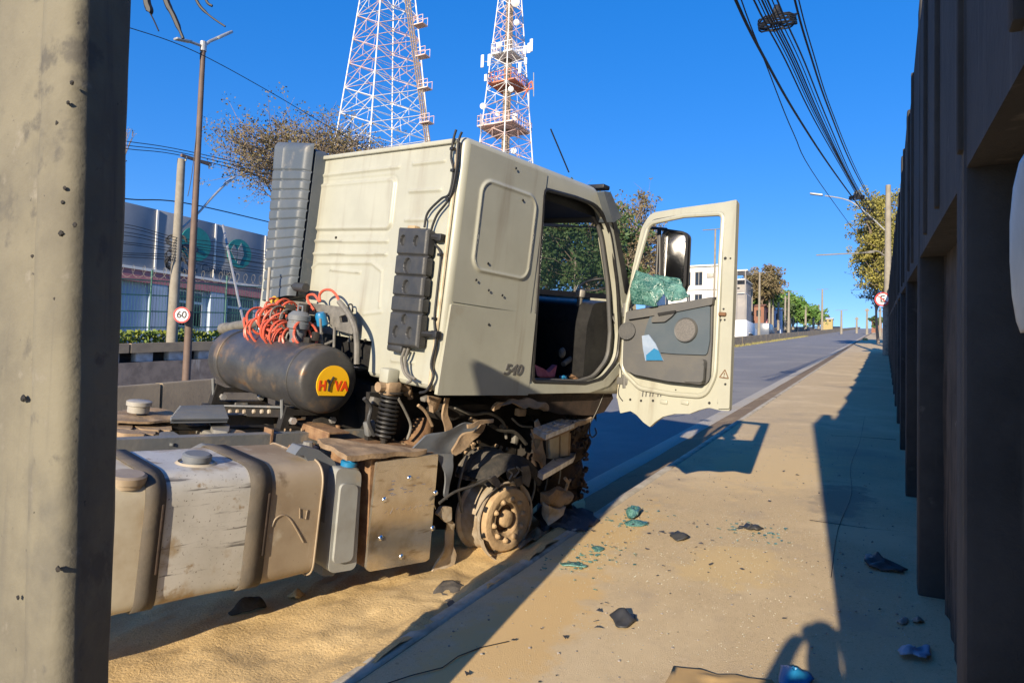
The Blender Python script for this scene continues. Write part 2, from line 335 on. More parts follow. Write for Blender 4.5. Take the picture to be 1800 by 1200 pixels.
def rnd(poly, r, n=5):
    """round the corners of a 2-D polygon; r one number or one per corner"""
    out = []; N = len(poly)
    for i in range(N):
        p = V(poly[i]); a = V(poly[i-1])-p; b = V(poly[(i+1) % N])-p; q = r[i] if isinstance(r, (list, tuple)) else r
        q = min(q, a.length*.49, b.length*.49)
        if q < 1e-4: out.append(tuple(p)); continue
        A = p+a.normalized()*q; B = p+b.normalized()*q
        for k in range(n+1):
            t = k/n; out.append(tuple(A*(1-t)**2+p*2*t*(1-t)+B*t*t))
    return out
def spline(pts, n=8):
    pts = [V(p) for p in pts]; out = []
    for i in range(len(pts)-1):
        p0 = pts[max(0, i-1)]; p1 = pts[i]; p2 = pts[i+1]; p3 = pts[min(len(pts)-1, i+2)]
        for k in range(n):
            t = k/n; out.append(.5*((2*p1)+(p2-p0)*t+(2*p0-5*p1+4*p2-p3)*t*t+(3*p1-p0-3*p2+p3)*t**3))
    return out+[pts[-1]]
def text_mesh(body, size, ext=.002, shear=0., cx=True, off=0.):
    cu = bpy.data.curves.new('lettering', 'FONT'); cu.body = body; cu.offset = off; cu.size = size; cu.extrude = ext; cu.shear = shear
    if cx: cu.align_x = 'CENTER'; cu.align_y = 'CENTER'
    o = bpy.data.objects.new('lettering', cu); COL.objects.link(o)
    dg = bpy.context.evaluated_depsgraph_get(); me = o.evaluated_get(dg).to_mesh()
    vs = [q.co.copy() for q in me.vertices]; fs = [tuple(p.vertices) for p in me.polygons]
    o.evaluated_get(dg).to_mesh_clear(); bpy.data.objects.remove(o); bpy.data.curves.remove(cu)
    return vs, fs
def text_on(mb, body, size, fn, ext=.002, shear=0., bold=0.):
    vs, fs = text_mesh(body, size, ext, shear, off=bold); mb.add([fn(q.x, q.y, q.z) for q in vs], fs); return mb
# ================================================================== THE SETTING
def ys(a, b, near=.5):
    out = [a]
    while out[-1] < b: out.append(min(b, out[-1]+max(near, abs(out[-1])*.06)))
    return out
def strip(name, xs, offs, y0, y1, m, near=.5, amp=0., nsc=1.5):
    Y = ys(y0, y1, near); mb = MB(); n = len(xs)
    vs = [(x, y, zr(y)+o+(amp*noise.noise(V((x*nsc, y*nsc, 3))) if amp else 0)) for y in Y for x, o in zip(xs, offs)]
    fs = [(j*n+i, j*n+i+1, (j+1)*n+i+1, (j+1)*n+i) for j in range(len(Y)-1) for i in range(n-1)]
    return struct(mb.add(vs, fs).build(name, m, ang=60))
strip('ground', [-900, -300, -60, -22, -12, 0, 12, 60, 300, 900], [-2, -1.4, -1.2, -1.2, -1.2, -1.2, -1.2, -1.2, -1.4, -2], -60, 1600, 'earth', 4)
strip('road', [-11.35, -9, -7, -5, -4, -3.02], [-.15]*6, -40, 430, 'asphalt', .5)
strip('gutter', [-3.02, -2.98, -2.80, -2.76], [-.146, -.135, -.14, -.155], -40, 430, 'gutter', .4, .008, 3)
strip('dirt_verge', [-2.76, -2.6, -2.4, -2.24], [-.155, -.13, -.10, -.085], -40, 430, 'dirt', .25, .02, 4)
kb = strip('kerb', [-2.26, -2.258, -2.24, -2.165, -2.155], [-.12, -.006, .010, .010, -.004], -40, 430, 'kerb', .2, .006, 6)
strip('sidewalk', [-2.152+.157*i for i in range(18)], [0]*18, -40, 430, 'sidewalk', .2, .008, 1.7)
strip('yard_ground', [.52, 2, 6, 20, 60], [0, .1, .2, .4, .5], -40, 430, 'earth', 2)
strip('lower_road', [-20.9, -16, -11.75], [-.62, -.6, -.62], -40, 430, 'asphalt', 2)
strip('median_verge', [-11.9, -11.6, -11.32], [-.61, -.3, -.145], -40, 430, 'dirt', 1, .03)
strip('upper_ground', [-300, -90, -40, -24, -21.2], [2.4, 1.4, .98, .98, .98], -40, 430, 'earth', 2, .05)
# cracks in the pavement slab that lies in the wall's shade
mb = MB()
for pts in ([(-.30, 5), (-.33, 6.2), (-.29, 7.5), (-.34, 9), (-.30, 11), (-.31, 14)], [(-.7, 11.3), (-.3, 11.33), (.15, 11.3)], [(-.55, 6.35), (-.1, 6.3), (.15, 6.34)]):
    mb.tube(spline([(x+.03*noise.noise(V((y*3, 1, 1))), y+.03*noise.noise(V((x*5, y, 1))), zr(y)+.001) for x, y in pts], 4), .0028, 4)
mb.tube([(-2.1+.05*k+.03*math.sin(k*2), 2.3+.13*k, zr(2.3+.13*k)+.004) for k in range(8)], .003, 4)
struct(mb.build('pavement_crack', 'black'))
# sand spilled along the kerb
def sandz(x, y):
    e = min(1, max(0, (x+8.5)/1.5))*min(1, max(0, (7.0-y)/1.6))
    kx = min(1, max(0, (-2.30-x)/.18))
    h = .045+.075*math.exp(-((x+3.0)/.8)**2)*(.6+.4*noise.noise(V((x*.7, y*.9, 1))))+.035*noise.noise(V((x*1.6+y*.5, y*1.3, 4)))+.018*noise.noise(V((x*5, y*4, 9)))+.008*noise.noise(V((x*15, y*13, 2)))
    h += .02*max(0, noise.noise(V(((x*.9+y*.2)*11, (y*.95-x*.2)*2.2, 7))))*(1 if x < -2.5 else 0)
    wr = .55+.45*min(1, max(0, (5.4-y)/1.2))
    return zr(y)-.15+(h*wr+.03)*e*kx+(-.02)*(1-e*kx)+(.178+.05*noise.noise(V((x*7, y*3, 2)))+.02*noise.noise(V((x*20, y*14, 2))))*(1-kx)*e
mb = MB()
mb.relief(lambda u, v: V((-8.5+6.32*u, -1.5+8.3*v, sandz(-8.5+6.32*u, -1.5+8.3*v))), 210, 250)
stuff(tag(mb.build('sand', 'sand', ang=80), 'yellow sand spread under the truck and along the kerb', 'sand'))

# ---------------------------------------------------------------- dark concrete wall on the right
wall = empty('concrete_wall', (.3, -.5, zr(-.5)), 'tall dark panelled concrete wall along the right side of the pavement', 'wall')
BAY = 2.75; Y0 = -.5
mbp = MB(); nb = 17
for k in range(nb):
    ya = Y0+BAY*k if k else .35; yb = Y0+BAY*(k+1); ym = (ya+yb)/2; zt = zr(ya)+3.72+.10*noise.noise(V((k*3.7, 1, 1)))*2+(1.0 if k == 0 else 0)
    rel = .006*noise.noise(V((k*9.1, 2, 2)))
    # upper panel, its lower edge follows the slope
    x0 = .19+rel
    def up(u, v, w, x0=x0): return V((x0+w, u, v))
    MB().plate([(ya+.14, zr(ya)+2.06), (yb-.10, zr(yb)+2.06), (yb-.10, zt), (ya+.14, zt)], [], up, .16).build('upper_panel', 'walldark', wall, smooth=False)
    # two raised joints on the upper panel
    q = MB()
    for yy in (ya+.95, ya+1.85): q.box((x0-.004, yy, (zr(yy)+2.1+zt)/2), (.03, .05, zt-zr(yy)-2.14), bev=.008)
    q.build('panel_rib', 'walldark', wall)
    # recessed lower panel, weathered
    def lo(u, v): 
        y = ya+.1+(BAY-.15)*u; z = zr(y)-.05+2.14*v
        return V((.32+.016*noise.noise(V((y*7, z*.8, k)))+.010*noise.noise(V((y*19, z*3, k))), y, z))
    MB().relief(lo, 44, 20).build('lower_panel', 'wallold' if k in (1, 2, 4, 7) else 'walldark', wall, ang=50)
    # post
    q = MB(); zb = zr(ya)-.1; hh = zt+.06+(.16 if k % 3 == 1 else 0)-zb
    q.box((.268, ya+.02, zb+hh/2), (.165, .235, hh), bev=.02)
    q.build('post', 'walldark', wall)
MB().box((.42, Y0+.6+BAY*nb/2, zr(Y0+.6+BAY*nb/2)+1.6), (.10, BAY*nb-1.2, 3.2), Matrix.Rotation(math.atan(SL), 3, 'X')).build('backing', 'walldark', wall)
# curved shiny steel piece that juts from the wall close to the camera
a = PX(1800, 300, .10); 
mb = MB(); pts = []
prof = [(1800, 285), (1789, 330), (1783, 390), (1783, 460), (1787, 520), (1795, 565), (1803, 585)]
edge = [PX(px, py, .175) for px, py in prof]
mb2 = []
def mirr(u, v):
    i = v*(len(edge)-1); k = min(int(i), len(edge)-2); p = edge[k].lerp(edge[k+1], i-k); e = p+V((.012, -.22, .0)); q = p.lerp(e, u)
    q.x -= .004*math.sin(math.pi*u); return q
mb.relief(mirr, 10, 24)
o = mb.build('steel_cover', 'galv', org=(.155, edge[3].y, edge[3].z)); so = o.modifiers.new('thickness', 'SOLIDIFY'); so.thickness = .006
tag(o, 'curved shiny steel cover jutting from the dark wall at the right edge', 'metal cover')

# ---------------------------------------------------------------- concrete pole on the left, close to the camera
pole = empty('concrete_pole', (-1.95, .95, zr(.95)), 'massive weathered grey concrete pole close by at the left edge', 'pole')
_e0, _e1 = hit(229, 0, V((0, 1.04, 0)), V((0, 1, 0))), hit(190, 1200, V((0, 1.04, 0)), V((0, 1, 0)))
_k0, _k1 = hit(146, 0, V((0, .895, 0)), V((0, 1, 0))), hit(118, 1200, V((0, .895, 0)), V((0, 1, 0)))
def pole_ring(z):
    """front face to the street behind us, a wide chamfer on the right, tapering upward; mould seam and recess on the left"""
    xe = _e0.x+(_e1.x-_e0.x)*(z-_e0.z)/(_e1.z-_e0.z); xk = _k0.x+(_k1.x-_k0.x)*(z-_k0.z)/(_k1.z-_k0.z); xl = xk-.46; y0 = .87
    xs = xk-.135+.004*math.sin(z*3)
    pts = [(xl, y0+.02), (xl+.02, y0+.002), (xs-.030, y0+.012), (xs-.010, y0+.014), (xs, y0+.004), (xs+.03, y0)]
    a0 = V((xk-.05, y0)); a1 = V((xk+.002, y0+.002)); a2 = V((xk-.006, y0+.05))
    for k in range(9): t = k/8; p = a0*(1-t)**2+a1*2*t*(1-t)+a2*t*t; pts.append((p.x, p.y))
    pts += [((xk-.006+xe)/2, .975), (xe, 1.03), (xe-.006, 1.043), (xe-.03, 1.06), (xl+.03, 1.06), (xl, 1.035)]
    return pts
mb = MB(); N = 120; zs = [-.3+(max(_k0.z, _e0.z)+.36)*i/N for i in range(N+1)]; n = len(pole_ring(0))
vs = [(x+.0025*noise.noise(V((x*30, z*4, 1))), y+.003*noise.noise(V((x*25, z*6, 5))), z) for z in zs for x, y in pole_ring(z)]
mb.add(vs, [(j*n+i, j*n+(i+1) % n, (j+1)*n+(i+1) % n, (j+1)*n+i) for j in range(N) for i in range(n)])
mb.f.append(tuple(range(N*n, N*n+n)))
mb.build('shaft', 'concrete', pole, ang=50)
q = MB()
for px, py in ((125, 145), (118, 180), (100, 216), (112, 330), (105, 410), (130, 395), (55, 450), (95, 525), (108, 355), (70, 620), (80, 760), (60, 900), (100, 1000), (40, 700), (30, 1050)):
    p = hit(px, py, V((0, .871, 0)), V((0, 1, 0))); q.ico(p+V((0, .002, 0)), .004+.005*random.random(), 2, (1.2, .5, 1.1), .5)
stuff(q.build('air_hole', 'grime_shade', pole))
q = MB()
for p in ((-2.0, .82, 4.6), (-1.9, .82, 4.9)): q.tube([p+V((0, -.02, 0)) if False else p, (p[0]+.5, p[1]+.02, p[2])], .01, 6)
# dark cable ends hanging from the pole top
def cablething(pts, r, label, group=None, name='cable', m='wire', cat='cable', n=6):
    o = MB().tube(pts, r, n).build(name, m, org=pts[0]); tag(o, label, cat, group); return o
D = 9.
cablething(spline([PD(255, -60, D), PD(258, 0, D), PD(263, 18, D), PD(262, 22, D)], 5), .05, 'thick dark cable end with a knot hanging beside the concrete pole top')
cablething(spline([PD(280, -60, D), PD(292, 0, D), PD(306, 30, D), PD(322, 68, D)], 5), [.042]*8+[.035]*5+[.02]*3, 'long tapering dark cable strip hanging at the upper left')
cablething(spline([PD(325, -60, D), PD(345, 0, D), PD(365, 25, D), PD(396, 47, D)], 5), [.02]*10+[.012]*6, 'thin curved cable end hanging to the right of the other dangling strips')
cablething(spline([PD(262, 20, D), PD(270, 35, D), PD(279, 55, D)], 5), .01, 'thinnest short wire hanging below the knotted cable end')
cablething(spline([PD(350, -50, D), PD(362, 0, D), PD(373, 11, D)], 5), .018, 'short dark cable tip at the top edge left of the lattice towers')

# ---------------------------------------------------------------- median barrier: one concrete beam after another
bar = empty('median_barrier', (-11.5, 0, zr(0)-.15), 'long low concrete barrier of end to end segments across the road', 'barrier')
seg = 3.55; p0 = MB()
prof = [(-.22, -.2), (-.20, .18), (-.13, .30), (-.12, .80), (-.10, .83), (.10, .83), (.12, .80), (.13, .30), (.20, .18), (.22, -.2)]
nn = len(prof)
p0.add([(x, y, z+SL*y) for y in (0, seg-.06) for x, z in prof], [(i, i+1, nn+i+1, nn+i) for i in range(nn-1)]+[tuple(range(nn)), tuple(range(2*nn-1, nn-1, -1))])
yj = PX(285, 690, -11.4).y
first = None
for k in range(-3, 112):
    y = yj+seg*k
    if first is None: b = p0.build('barrier_segment', 'barrier', org=(0, 0, 0)); first = b
    else: b = first.copy(); COL.objects.link(b)
    b.parent = bar; b.location = (-.02*noise.noise(V((k*2.3, 0, 0))), y, zr(y)-zr(0)+.0)
# ---------------------------------------------------------------- retaining wall beyond the lower road
rw = empty('retaining_wall', (-21, 0, zr(0)-.6), 'stained retaining wall with a beam on short white blocks beyond the lower road', 'wall')
mb = MB(); mb.plate([(-25, zr(-25)-1.3), (420, zr(420)-1.3), (420, zr(420)+.60), (390, zr(390)+.60), (-25, zr(-25)+.60)], [], lambda u, v, w: V((-21-w, u, v)), .4)
mb.build('wall_body', 'retain', rw, smooth=False)
L2 = 3.4; fb = None; fk = None
for k in range(-4, 70):
    y = PX(230, 605, -21).y+L2*k
    if fb is None:
        fb = MB().add([(x, y_, z+SL*y_) for y_ in (0, L2-.07) for x, z in ((0, 0), (0, .30), (-.35, .30), (-.35, 0))], [(0, 1, 2, 3), (7, 6, 5, 4), (0, 4, 5, 1), (1, 5, 6, 2), (2, 6, 7, 3), (3, 7, 4, 0)]).build('beam_segment', 'beam', org=(0, 0, 0), smooth=False); b = fb
    else: b = fb.copy(); COL.objects.link(b)
    b.parent = rw; b.location = (.03, y, zr(y)-zr(0)+.60+.91)
    for j in range(3):
        if fk is None:
            fk = MB().box((-.2, 0, 0), (.3, .58, .33), bev=.02).build('white_block', 'whiteblock', org=(0, 0, 0)); c = fk
        else: c = fk.copy(); COL.objects.link(c)
        yy = y+.55+j*1.14; c.parent = rw; c.location = (-.05, yy, zr(yy)-zr(0)+.60+.755)
MB().box((-21.42, 110, zr(110)+.76), (.1, 275, .4), Matrix.Rotation(math.atan(SL), 3, 'X')).build('gap_back', 'grime_shade', rw)

# ---------------------------------------------------------------- foliage helpers
def leaf_quads(mb, c, R, n, size, sq=(1, 1, 1), shell=.35):
    for _ in range(n):
        d = V((random.gauss(0, 1), random.gauss(0, 1), random.gauss(0, 1))).normalized()*(R*(shell+(1-shell)*random.random()**.6))
        p = V(c)+V((d.x*sq[0], d.y*sq[1], d.z*sq[2])); a = V((random.uniform(-1, 1), random.uniform(-1, 1), random.uniform(-1, 1))).normalized(); b = a.cross(V((random.uniform(-1, 1), random.uniform(-1, 1), random.uniform(-1, 1)))).normalized()
        s1 = size*random.uniform(.6, 1.3); s2 = s1*random.uniform(.45, .8)
        mb.add([p-a*s1, p+b*s2, p+a*s1, p-b*s2], [(0, 1, 2, 3)])
def tree(name, label, base, H, crown_z, R, sq=(1, 1, 1), leaf='leafgreen', bark='bark', clumps=60, per=40, lsize=.18, twigs=0, group=None, seed=1, trunk_r=.22, cr=.28, cat='tree', clean=.35, limb_r=.35):
    random.seed(seed); root = empty(name, base, label, cat, group); base = V(base); w = MB(); lf = MB(); tw = []
    top = base+V((random.uniform(-.3, .3), random.uniform(-.3, .3), crown_z))
    w.tube(spline([base-V((0, 0, .3)), base.lerp(top, .4)+V((random.uniform(-.2, .2), random.uniform(-.2, .2), 0)), top], 6), [trunk_r*(1-.55*i/12) for i in range(13)], 9)
    cc = base+V((0, 0, crown_z))
    for i in range(clumps):
        d = V((random.gauss(0, 1), random.gauss(0, 1), random.gauss(0, .9))).normalized()*random.random()**.42
        p = cc+V((d.x*R*sq[0], d.y*R*sq[1], d.z*R*sq[2]))
        s = base.lerp(top, random.uniform(clean+.2, 1)); mid = s.lerp(p, .5)+V((random.uniform(-.1, .1)*R, random.uniform(-.1, .1)*R, random.uniform(-.02, .14)*R))
        w.tube(spline([s, mid, p], 4), [trunk_r*limb_r*(1-.88*j/8) for j in range(9)], 5, cap=False)
        for _ in range(twigs):
            e = p+V((random.gauss(0, 1), random.gauss(0, 1), random.gauss(0, .8)))*R*cr*.8; m2 = mid.lerp(p, random.uniform(.2, 1)); w.tube([m2, m2.lerp(e, .5)+V((random.uniform(-1, 1), random.uniform(-1, 1), random.uniform(-1, 1)))*R*.05, e], [.028, .018, .006], 4, cap=False)
            if per and random.random() < .7: leaf_quads(lf, e, R*cr*.35, max(2, per//6), lsize)
        if per: leaf_quads(lf, p, R*cr*random.uniform(.6, 1.2), per, lsize, (1, 1, .75), .1)
    w.build('trunk', bark, root, ang=60)
    if lf.v: lf.build('crown', leaf, root, smooth=False, recalc=False)
    return root
def base_at(px, py, depth, z): 
    p = PD(px, py, depth); return V((p.x, p.y, z)), p
# bare brown tree behind the cab on the left
b, p = base_at(540, 292, 46, 0); z0 = zr(b.y)+.98; b.z = z0
tree('bare_tree', 'nearly leafless brown tree with drooping twigs behind the black air duct', b, 12, p.z-z0, 5.6, (1, 1, .42), 'leafdry', 'barkgrey', 130, 110, .075, 8, seed=5, trunk_r=.35, cr=.24, limb_r=.25)
b, p = base_at(195, 260, 40, 0); b.z = zr(b.y)+.98
tree('bare_tree', 'bare twigs of a leafless tree showing just past the concrete pole', b, 10, p.z-b.z, 2.0, (1, 1, 1), 'leafdry', 'barkgrey', 12, 1, .05, 5, seed=8, trunk_r=.2, limb_r=.2)
# tall thin tree between cab and open door
b, p = base_at(1112, 425, 75, 0); b.z = zr(b.y)+.95
tree('pine_tree', 'tall thin tree with sparse brownish foliage between cab and open door', b, 14, p.z-b.z, 5.1, (.8, .8, 1.25), 'leafdry', 'barkgrey', 150, 34, .15, 6, seed=11, trunk_r=.36, cr=.20, clean=.1)
# dark trees seen through the cab
for i, (px, py, dp, R, sd, lb) in enumerate([(965, 435, 58, 5.4, 3, 'dense dark green tree seen through the far cab window at its rear edge'), (1038, 445, 56, 4.4, 4, 'dark green tree seen through the far cab window beside the thin lamp'), (890, 450, 60, 4.5, 6, 'dark leafy tree hidden mostly behind the cream cab')]):
    b, p = base_at(px, py, dp, 0); b.z = zr(b.y)+.9
    tree('leafy_tree', lb, b, 8, p.z-b.z, R, (1, 1, 1), 'leafdark', 'bark', 100, 80, .17, 2, 'dense trees across the road behind the cab', sd)
# trees at the far end of the street
for px, py, dp, R, sq, lf, lb, sd, cl, pr, ls in [
    (1341, 497, 140, 4.4, (1, 1, .75), 'leafdry', 'round dark brown tree crown above the far street poles', 21, 110, 70, .22),
    (1332, 520, 145, 3.9, (1.3, 1, .6), 'leafgreen', 'green tree just below the round brown crown', 22, 90, 60, .3),
    (1383, 535, 168, 3.6, (1.1, 1, .9), 'leafgreen', 'bright green tree behind the row of far lamp posts', 23, 110, 60, .3),
    (1418, 553, 200, 4.0, (1.5, 1, .7), 'leafgreen', 'low green tree nearest the crest of the road', 24, 100, 60, .3),
    (1400, 548, 185, 4.0, (1.2, 1, .8), 'leafgreen', 'rounded green tree between the two other green crowns', 27, 100, 60, .3), (1362, 545, 165, 3.6, (1.2, 1, .9), 'leafdark', 'darker green tree behind the pale kiosk', 28, 90, 60, .3),
    (1440, 560, 240, 2.5, (1.5, 1, .8), 'leafdry', 'tiny brownish bush at the crest on the left', 25, 24, 30, .25),
    (1541, 563, 120, 1.2, (1, 1, 1), 'leafdark', 'small dark bush at the crest left of the right hand pole', 26, 24, 30, .2)]:
    b, p = base_at(px, py, dp, 0); b.z = zr(b.y)+.5
    tree('street_tree', lb, b, 8, max(1.5, p.z-b.z), R, sq, lf, 'bark', cl, pr, ls, 1, 'trees at the far end of the street', sd, .18)
# olive tree rising behind the wall on the right
b, p = base_at(1562, 425, 52, 0); b.z = zr(b.y)
tree('olive_tree', 'big olive green tree leaning over the dark wall behind the right hand pole', b, 12, p.z-b.z, 4.0, (.62, .9, 1.0), 'leafolive', 'barkgrey', 130, 190, .095, 2, seed=31, trunk_r=.3, cr=.24)
b, p = base_at(1545, 500, 60, 0); b.z = zr(b.y)
tree('olive_tree', 'sparse bare branches under the olive tree beside the right hand pole', b, 9, p.z-b.z, 2.0, (1, 1, 1.1), 'leafdark', 'barkgrey', 34, 14, .10, 6, seed=32, trunk_r=.14)

# ---------------------------------------------------------------- the grey shop building on the left
XB = -30.; bl = empty('shop_building', (XB, 12, zr(17)+.9), 'long grey clad building with a pink band and green round signs', 'building')
zt = PX(350, 386, XB).z; zp = PX(300, 480, XB).z; zb = 2.2
jy = [PX(px, 430, XB).y for px in (160, 274, 376, 461)]; st = jy[2]-jy[1]
seams = [jy[1]+st*k*1.02 for k in range(-5, 9)]
for k in range(len(seams)-1):
    MB().box((XB-.1, (seams[k]+seams[k+1])/2, (zt+zp)/2), (.2, seams[k+1]-seams[k]-.10, zt-zp), bev=.01).build('cladding_panel', 'cladding', bl)
    MB().box((XB-.02, seams[k], (zt+zp)/2), (.14, .09, zt-zp-.04)).build('seam_strip', 'whitewall', bl)
ya, yb = seams[0], seams[-1]
MB().box((XB+.02, (ya+yb)/2, zp-.03), (.35, yb-ya, .12)).build('ledge', 'whitewall', bl)
MB().box((XB+.0, (ya+yb)/2, zp-.36), (.24, yb-ya, .54)).build('pink_band', 'pinkband', bl)
MB().box((XB-.35, (ya+yb)/2, (zb+zp)/2-.3), (.3, yb-ya, zp-zb-.6)).build('wall', 'bluewall', bl)
MB().box((XB-6, (ya+yb)/2, (zb+zt)/2-.2), (11, yb-ya, zt-zb-.4)).build('hall', 'cladding', bl)
for k in range(len(seams)-1):
    MB().box((XB-.08, seams[k]+.25, (zb+zp)/2-.3), (.35, .8, zp-zb-.66)).build('column', 'bluewall', bl)
    w0 = seams[k]+.95; w1 = seams[k+1]-.45; zw0 = zp-2.5; zw1 = zp-.72
    if k >= 5:
        f = MB().plate([(w0, zw0), (w1, zw0), (w1, zw1), (w0, zw1)], [[(w0+.06, zw0+.06), (w1-.06, zw0+.06), (w1-.06, zw1-.62), (w0+.06, zw1-.62)], [(w0+.06, zw1-.5), (w1-.06, zw1-.5), (w1-.06, zw1-.06), (w0+.06, zw1-.06)]], lambda u, v, w: V((XB-.19+w, u, v)), .08).build('window', 'whitewall', bl, smooth=False)
        MB().box((XB-.17, (w0+w1)/2, (zw0+zw1)/2), (.03, w1-w0-.04, zw1-zw0-.04)).build('pane', 'winglass', f)
# signs on the cladding: green discs with a leaf mark, a large C and a short word
def disc_sign(px, py, r):
    c = PX(px, py, XB+.06); rt_ = empty('wall_sign', c, 'round green sign with a pale leaf mark on the grey cladding' if px > 400 else 'green sign with a dark letter C and small lettering half behind the brown lamp post', 'sign')
    if px > 400:
        MB().lathe([(0, .05), (r, .05), (r, 0)], c, (1, 0, 0), 40).build('disc', 'teal', rt_)
        q = MB()
        q.plate([(-.12, -.7*r), (.0, -.75*r), (.35*r, 0), (.1*r, .75*r), (-.15*r, .3*r)], [], lambda u, v, w: c+V((.055+w, u, v)), .02)
        q.plate([(-.75*r, .1*r), (-.3*r, -.55*r), (-.18*r, .1*r), (-.5*r, .55*r)], [], lambda u, v, w: c+V((.055+w, u, v)), .02)
        q.build('leaf_mark', 'cladding', rt_, smooth=False)
    else:
        MB().lathe([(0, .05), (r*.95, .05), (r*.95, 0)], c+V((0, .2, .35)), (1, 0, 0), 40).build('disc', 'teal', rt_)
        q = MB(); text_on(q, 'C', 2.1, lambda x, y, z: c+V((.075+z, x-.35, y-.55)), .02); q.build('letter', 'navy', rt_, smooth=False)
        q = MB(); text_on(q, 'C●●●●'.replace('●', 'm'), .55, lambda x, y, z: c+V((.085+z, x+1.55, y-.78)), .02); q.build('lettering', 'navy', rt_, smooth=False)
disc_sign(420, 446, .76); disc_sign(337, 440, .88)

# ---------------------------------------------------------------- green mesh fence with razor wire, hedge
XF = -24.; fz = lambda y: zr(y)+.98
fe = empty('mesh_fence', (XF, 10, fz(10)), 'green wire mesh fence topped with coiled razor wire before the grey building', 'fence')
py0 = PX(265, 520, XF).y; ftop = 2.55; fs_ = 3.3
rot = Matrix.Rotation(math.atan(SL), 3, 'X')
fproto = mproto = None
for k in range(-4, 14):
    y = py0+fs_*k; z = fz(y)
    MB().tube([(XF, y, z-.2), (XF, y, z+ftop+.35)], .035, 8).build('post', 'fencegreen', fe)
    q = MB()
    for h in (.15, .75, 1.35, 1.95, ftop-.05): q.box((XF, y+fs_/2, z+h+SL*fs_/2), (.03, fs_-.1, .045), rot)
    q.build('rail', 'fencegreen', fe, smooth=False)
    q = MB()
    for j in range(26):
        yy = y+.1+j*(fs_-.2)/25; q.box((XF+.005, yy, fz(yy)+ftop/2), (.008, .009, ftop-.1))
    stuff(q.build('wire_mesh', 'fencegreen', fe, smooth=False))
    q = MB(); n = 100
    q.tube([(XF+.22*math.cos(i*2*math.pi/12.5), y+fs_*i/n, fz(y+fs_*i/n)+ftop+.25+.22*math.sin(i*2*math.pi/12.5)) for i in range(n+1)], .007, 4)
    stuff(q.build('razor_wire', 'concretedark', fe))
q = MB(); random.seed(3)
for i in range(9000):
    y = random.uniform(2, 40); h = .62+.16*noise.noise(V((y*.9, 0, 0))); a = random.random()
    leaf_quads(q, (-22.7+random.uniform(-.35, .35), y, fz(y)+h*a**.6), .06, 1, .085)
stuff(tag(q.build('hedge', 'leafhedge', smooth=False, recalc=False), 'low yellow green clipped hedge along the top of the retaining wall', 'hedge'))
q = MB()
for i in range(7000):
    y = random.uniform(20, 120)**1.0; x = -11.2+abs(random.gauss(0, .14)); 
    if noise.noise(V((y*.6, 0, 5))) < -.05: continue
    a = random.uniform(0, 6.28); h = random.uniform(.05, .26)
    q.add([(x, y, zr(y)-.15), (x+.05*math.cos(a), y+.05*math.sin(a), zr(y)-.15), (x+.1*math.cos(a), y+.1*math.sin(a), zr(y)-.15+h)], [(0, 1, 2)])
stuff(tag(q.build('weeds', 'weed', smooth=False, recalc=False), 'dry weeds growing along the foot of the median barrier', 'weeds'))

# ---------------------------------------------------------------- lamp posts and poles
def lamp_head(mb, p, d, s=1.):
    d = V(d).normalized(); x = d; z = V((0, 0, 1)); y = z.cross(x).normalized(); z = x.cross(y)
    R = Matrix((x, y, z)).transposed(); mb.box(V(p)+x*.35*s, (.72*s, .26*s, .09*s), R, .03*s)
lp = empty('street_lamp', PX(327, 690, -19.), 'brown steel lamp post with a double arm beyond the barrier', 'street lamp')
XL = -19.; pb = PX(326, 690, XL); pt = PX(357, 82, XL); pt.y = pb.y; b0 = V((pb.x, pb.y, zr(pb.y)-.62)); lp.location = b0
MB().tube([b0, V((XL, pb.y, pt.z))], [.125, .075], 12).build('pole', 'polebrown', lp)
q = MB(); c = V((XL, pb.y, pt.z)); q.tube([c-V((0, 0, .15)), c+V((0, 0, .15))], .10, 10)
aR = PX(385, 66, XL); aL = PX(335, 74, XL)
q.tube([c, c.lerp(aR, .4)+V((0, 0, .05)), aR], .045, 8); q.tube([c, c.lerp(aL, .5), aL], .045, 8); q.build('arm', 'galv', lp)
q = MB(); dR = (PX(405, 57, XL)-PX(385, 66, XL)); lamp_head(q, aR-dR.normalized()*.1, dR, .95); q.build('lamp_head', 'galv', lp)
q = MB(); dL = PX(312, 69, XL)-aL; lamp_head(q, aL, dL, .75); q.build('lamp_head', 'galv', lp)
def round_sign(name, c, nrm, r, body, label, size, bar=False, postr=None):
    nrm = V(nrm).normalized(); root = empty(name, c, label, 'traffic sign'); xx = V((0, 0, 1)).cross(nrm).normalized(); zz = nrm.cross(xx)
    MB().lathe([(0, 0), (r, 0), (r, .02), (0, .02)], c, nrm, 36).build('plate', 'galv', root)
    MB().lathe([(r*.78, .021), (r*.78, .026), (r, .026), (r, .015)], c, nrm, 36).build('rim', 'signred', root)
    MB().lathe([(0, .023), (r*.79, .023)], c, nrm, 36).build('face', 'signwhite', root)
    q = MB(); text_on(q, body, size, lambda x, y, z: V(c)+xx*x+zz*y+nrm*(.027+z), .002, bold=size*.03); q.build('lettering', 'black', root, smooth=False)
    if bar: q = MB(); q.box(V(c)+nrm*.03, (r*1.8, .004, r*.16), Matrix((xx, nrm, zz)).transposed() @ Matrix.Rotation(math.radians(40), 3, 'Y')); q.build('slash', 'signred', root)
    return root
c = PX(329, 555, XL); c.y -= .0; d = (CAM-c); d.z = 0; d.x *= .55
round_sign('speed_sign', c+d.normalized()*.22+V((.0, -.1, 0)), d, .245, '60', 'round 60 speed limit sign with red rim on the brown lamp post', .30)
